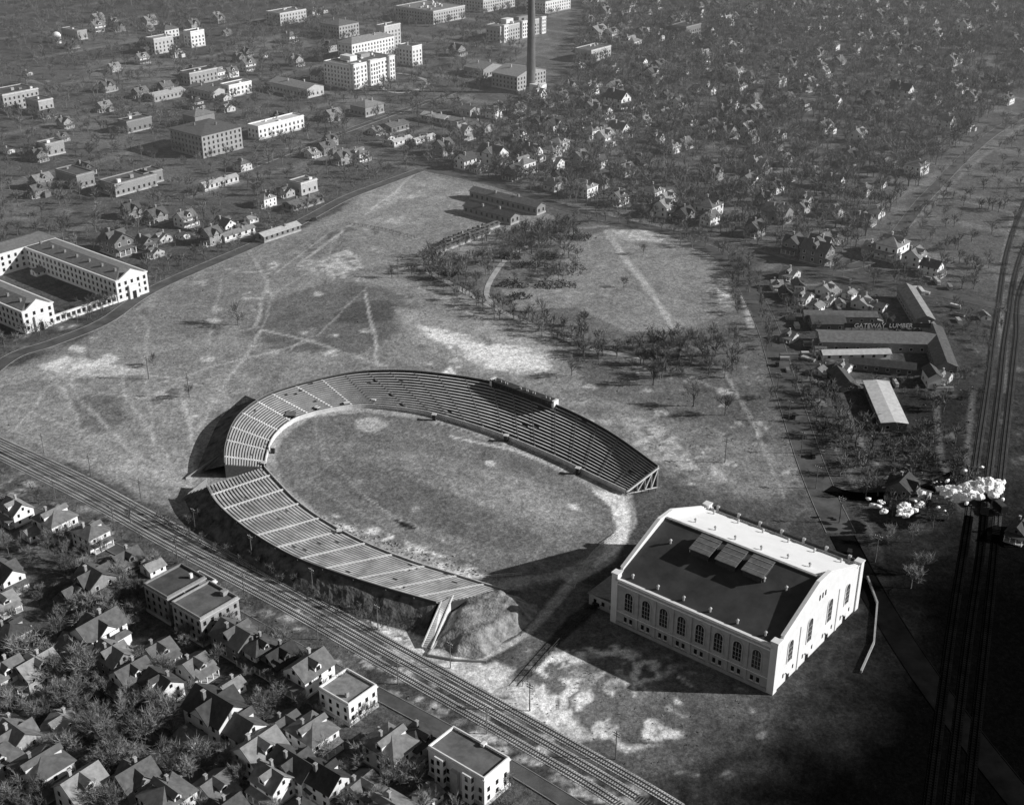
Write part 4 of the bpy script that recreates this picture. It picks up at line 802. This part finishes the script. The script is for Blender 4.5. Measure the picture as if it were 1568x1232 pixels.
cm=MB(); cm.box(-2,2,-.75,.75,.45,1.0,'car_paint'); cm.box(-.9,1.6,-.72,.72,1.0,1.75,'window_glass'); cm.box(-1,1.75,-.78,.78,1.75,1.9,'car_paint'); cm.box(-1.95,-1,-.45,.45,1.0,1.25,'car_paint')
for x in(-.95,.3,1.55): cm.box(x-.06,x+.06,-.76,.76,1.0,1.75,'car_paint')
for x in(-1.45,1.35):
    for y in(-.9,.72): hcyl(cm,y,y+.18,x,.38,.38,'black_iron',12,'y'); cm.box(x-.6,x+.6,y-.05,y+.25,.8,.86,'car_paint')
cme=cm.mesh('vintage_car')
for x,y,a in((912,930,.3),(1245,700,1.4),(1300,850,1.2),(1215,640,1.3),(150,1070,PHI),(60,995,PHI),(250,1148,PHI),(1190,560,1.4),(700,152,0),(480,338,.6),(500,1022,PHI),(330,930,PHI)): place(cme,'vintage_car',S3(x,y)+Vector((0,0,.12)),a)
def fence(name,pts,h=1.6,m_='timber_dark'):
    C=curve(pts,3); mb=MB()
    for c in C: mb.box(c.x-.09,c.x+.09,c.y-.09,c.y+.09,0,h,m_)
    for i in range(len(C)-1):
        for z in(h*.4,h*.9): mb.beam(C[i]+Vector((0,0,z)),C[i+1]+Vector((0,0,z)),.08,m_,.16)
    mb.obj(name)
fence('fence',[(530,343),(585,352),(640,366)]); fence('fence',[(240,790),(310,835),(400,878)]); fence('fence',[(770,478),(860,515),(915,540)]); fence('fence',[(960,758),(1010,752)]); fence('fence',[(800,1050),(880,960),(935,925)],2.2)
for a in ([(700,895),(740,885),(800,880)],[(880,900),(905,850),(950,815)]): fence('fence',a,1.2,'concrete')
# ---------------------------------------------------------------- haze (thin smoke over the town)
hz=bpy.data.materials.new('winter_haze'); hz.use_nodes=True; nt=hz.node_tree; nt.nodes.clear(); o=nt.nodes.new('ShaderNodeOutputMaterial'); v=nt.nodes.new('ShaderNodeVolumeScatter'); v.inputs['Color'].default_value=(.95,.95,.95,1); v.inputs['Density'].default_value=.0002; v.inputs['Anisotropy'].default_value=.1; nt.links.new(v.outputs[0],o.inputs['Volume'])
M['haze']=hz; hb=MB(); hb.box(-3000,3000,520,5200,-5,120,'haze'); hb.obj('haze')
# ---------------------------------------------------------------- light
EL=math.radians(24.5); AZ=math.radians(-3)
w=bpy.data.worlds.new('World'); scene.world=w; w.use_nodes=True; nt=w.node_tree; bg=nt.nodes['Background']; sky=nt.nodes.new('ShaderNodeTexSky'); sky.sky_type='NISHITA'; sky.sun_disc=False; sky.sun_elevation=EL; sky.sun_rotation=math.radians(93)
bw=nt.nodes.new('ShaderNodeRGBToBW'); nt.links.new(sky.outputs[0],bw.inputs[0]); nt.links.new(bw.outputs[0],bg.inputs[0]); bg.inputs[1].default_value=.055
sd=bpy.data.lights.new('sun','SUN'); sd.energy=5; sd.angle=math.radians(.5); sd.color=(1,.995,.99); so=bpy.data.objects.new('sun',sd); scene.collection.objects.link(so)
so.rotation_euler=Vector((math.cos(EL)*math.cos(AZ),math.cos(EL)*math.sin(AZ),math.sin(EL))).to_track_quat('Z','Y').to_euler()
cd=bpy.data.cameras.new('camera'); co=bpy.data.objects.new('camera',cd); scene.collection.objects.link(co); co.location=(0,0,H); co.rotation_euler=(math.pi/2-TH,0,0); cd.sensor_width=36; cd.lens=F/1568*36; cd.clip_start=1; cd.clip_end=30000; scene.camera=co
scene.view_settings.view_transform='Standard'; scene.view_settings.look='None'; scene.view_settings.exposure=0
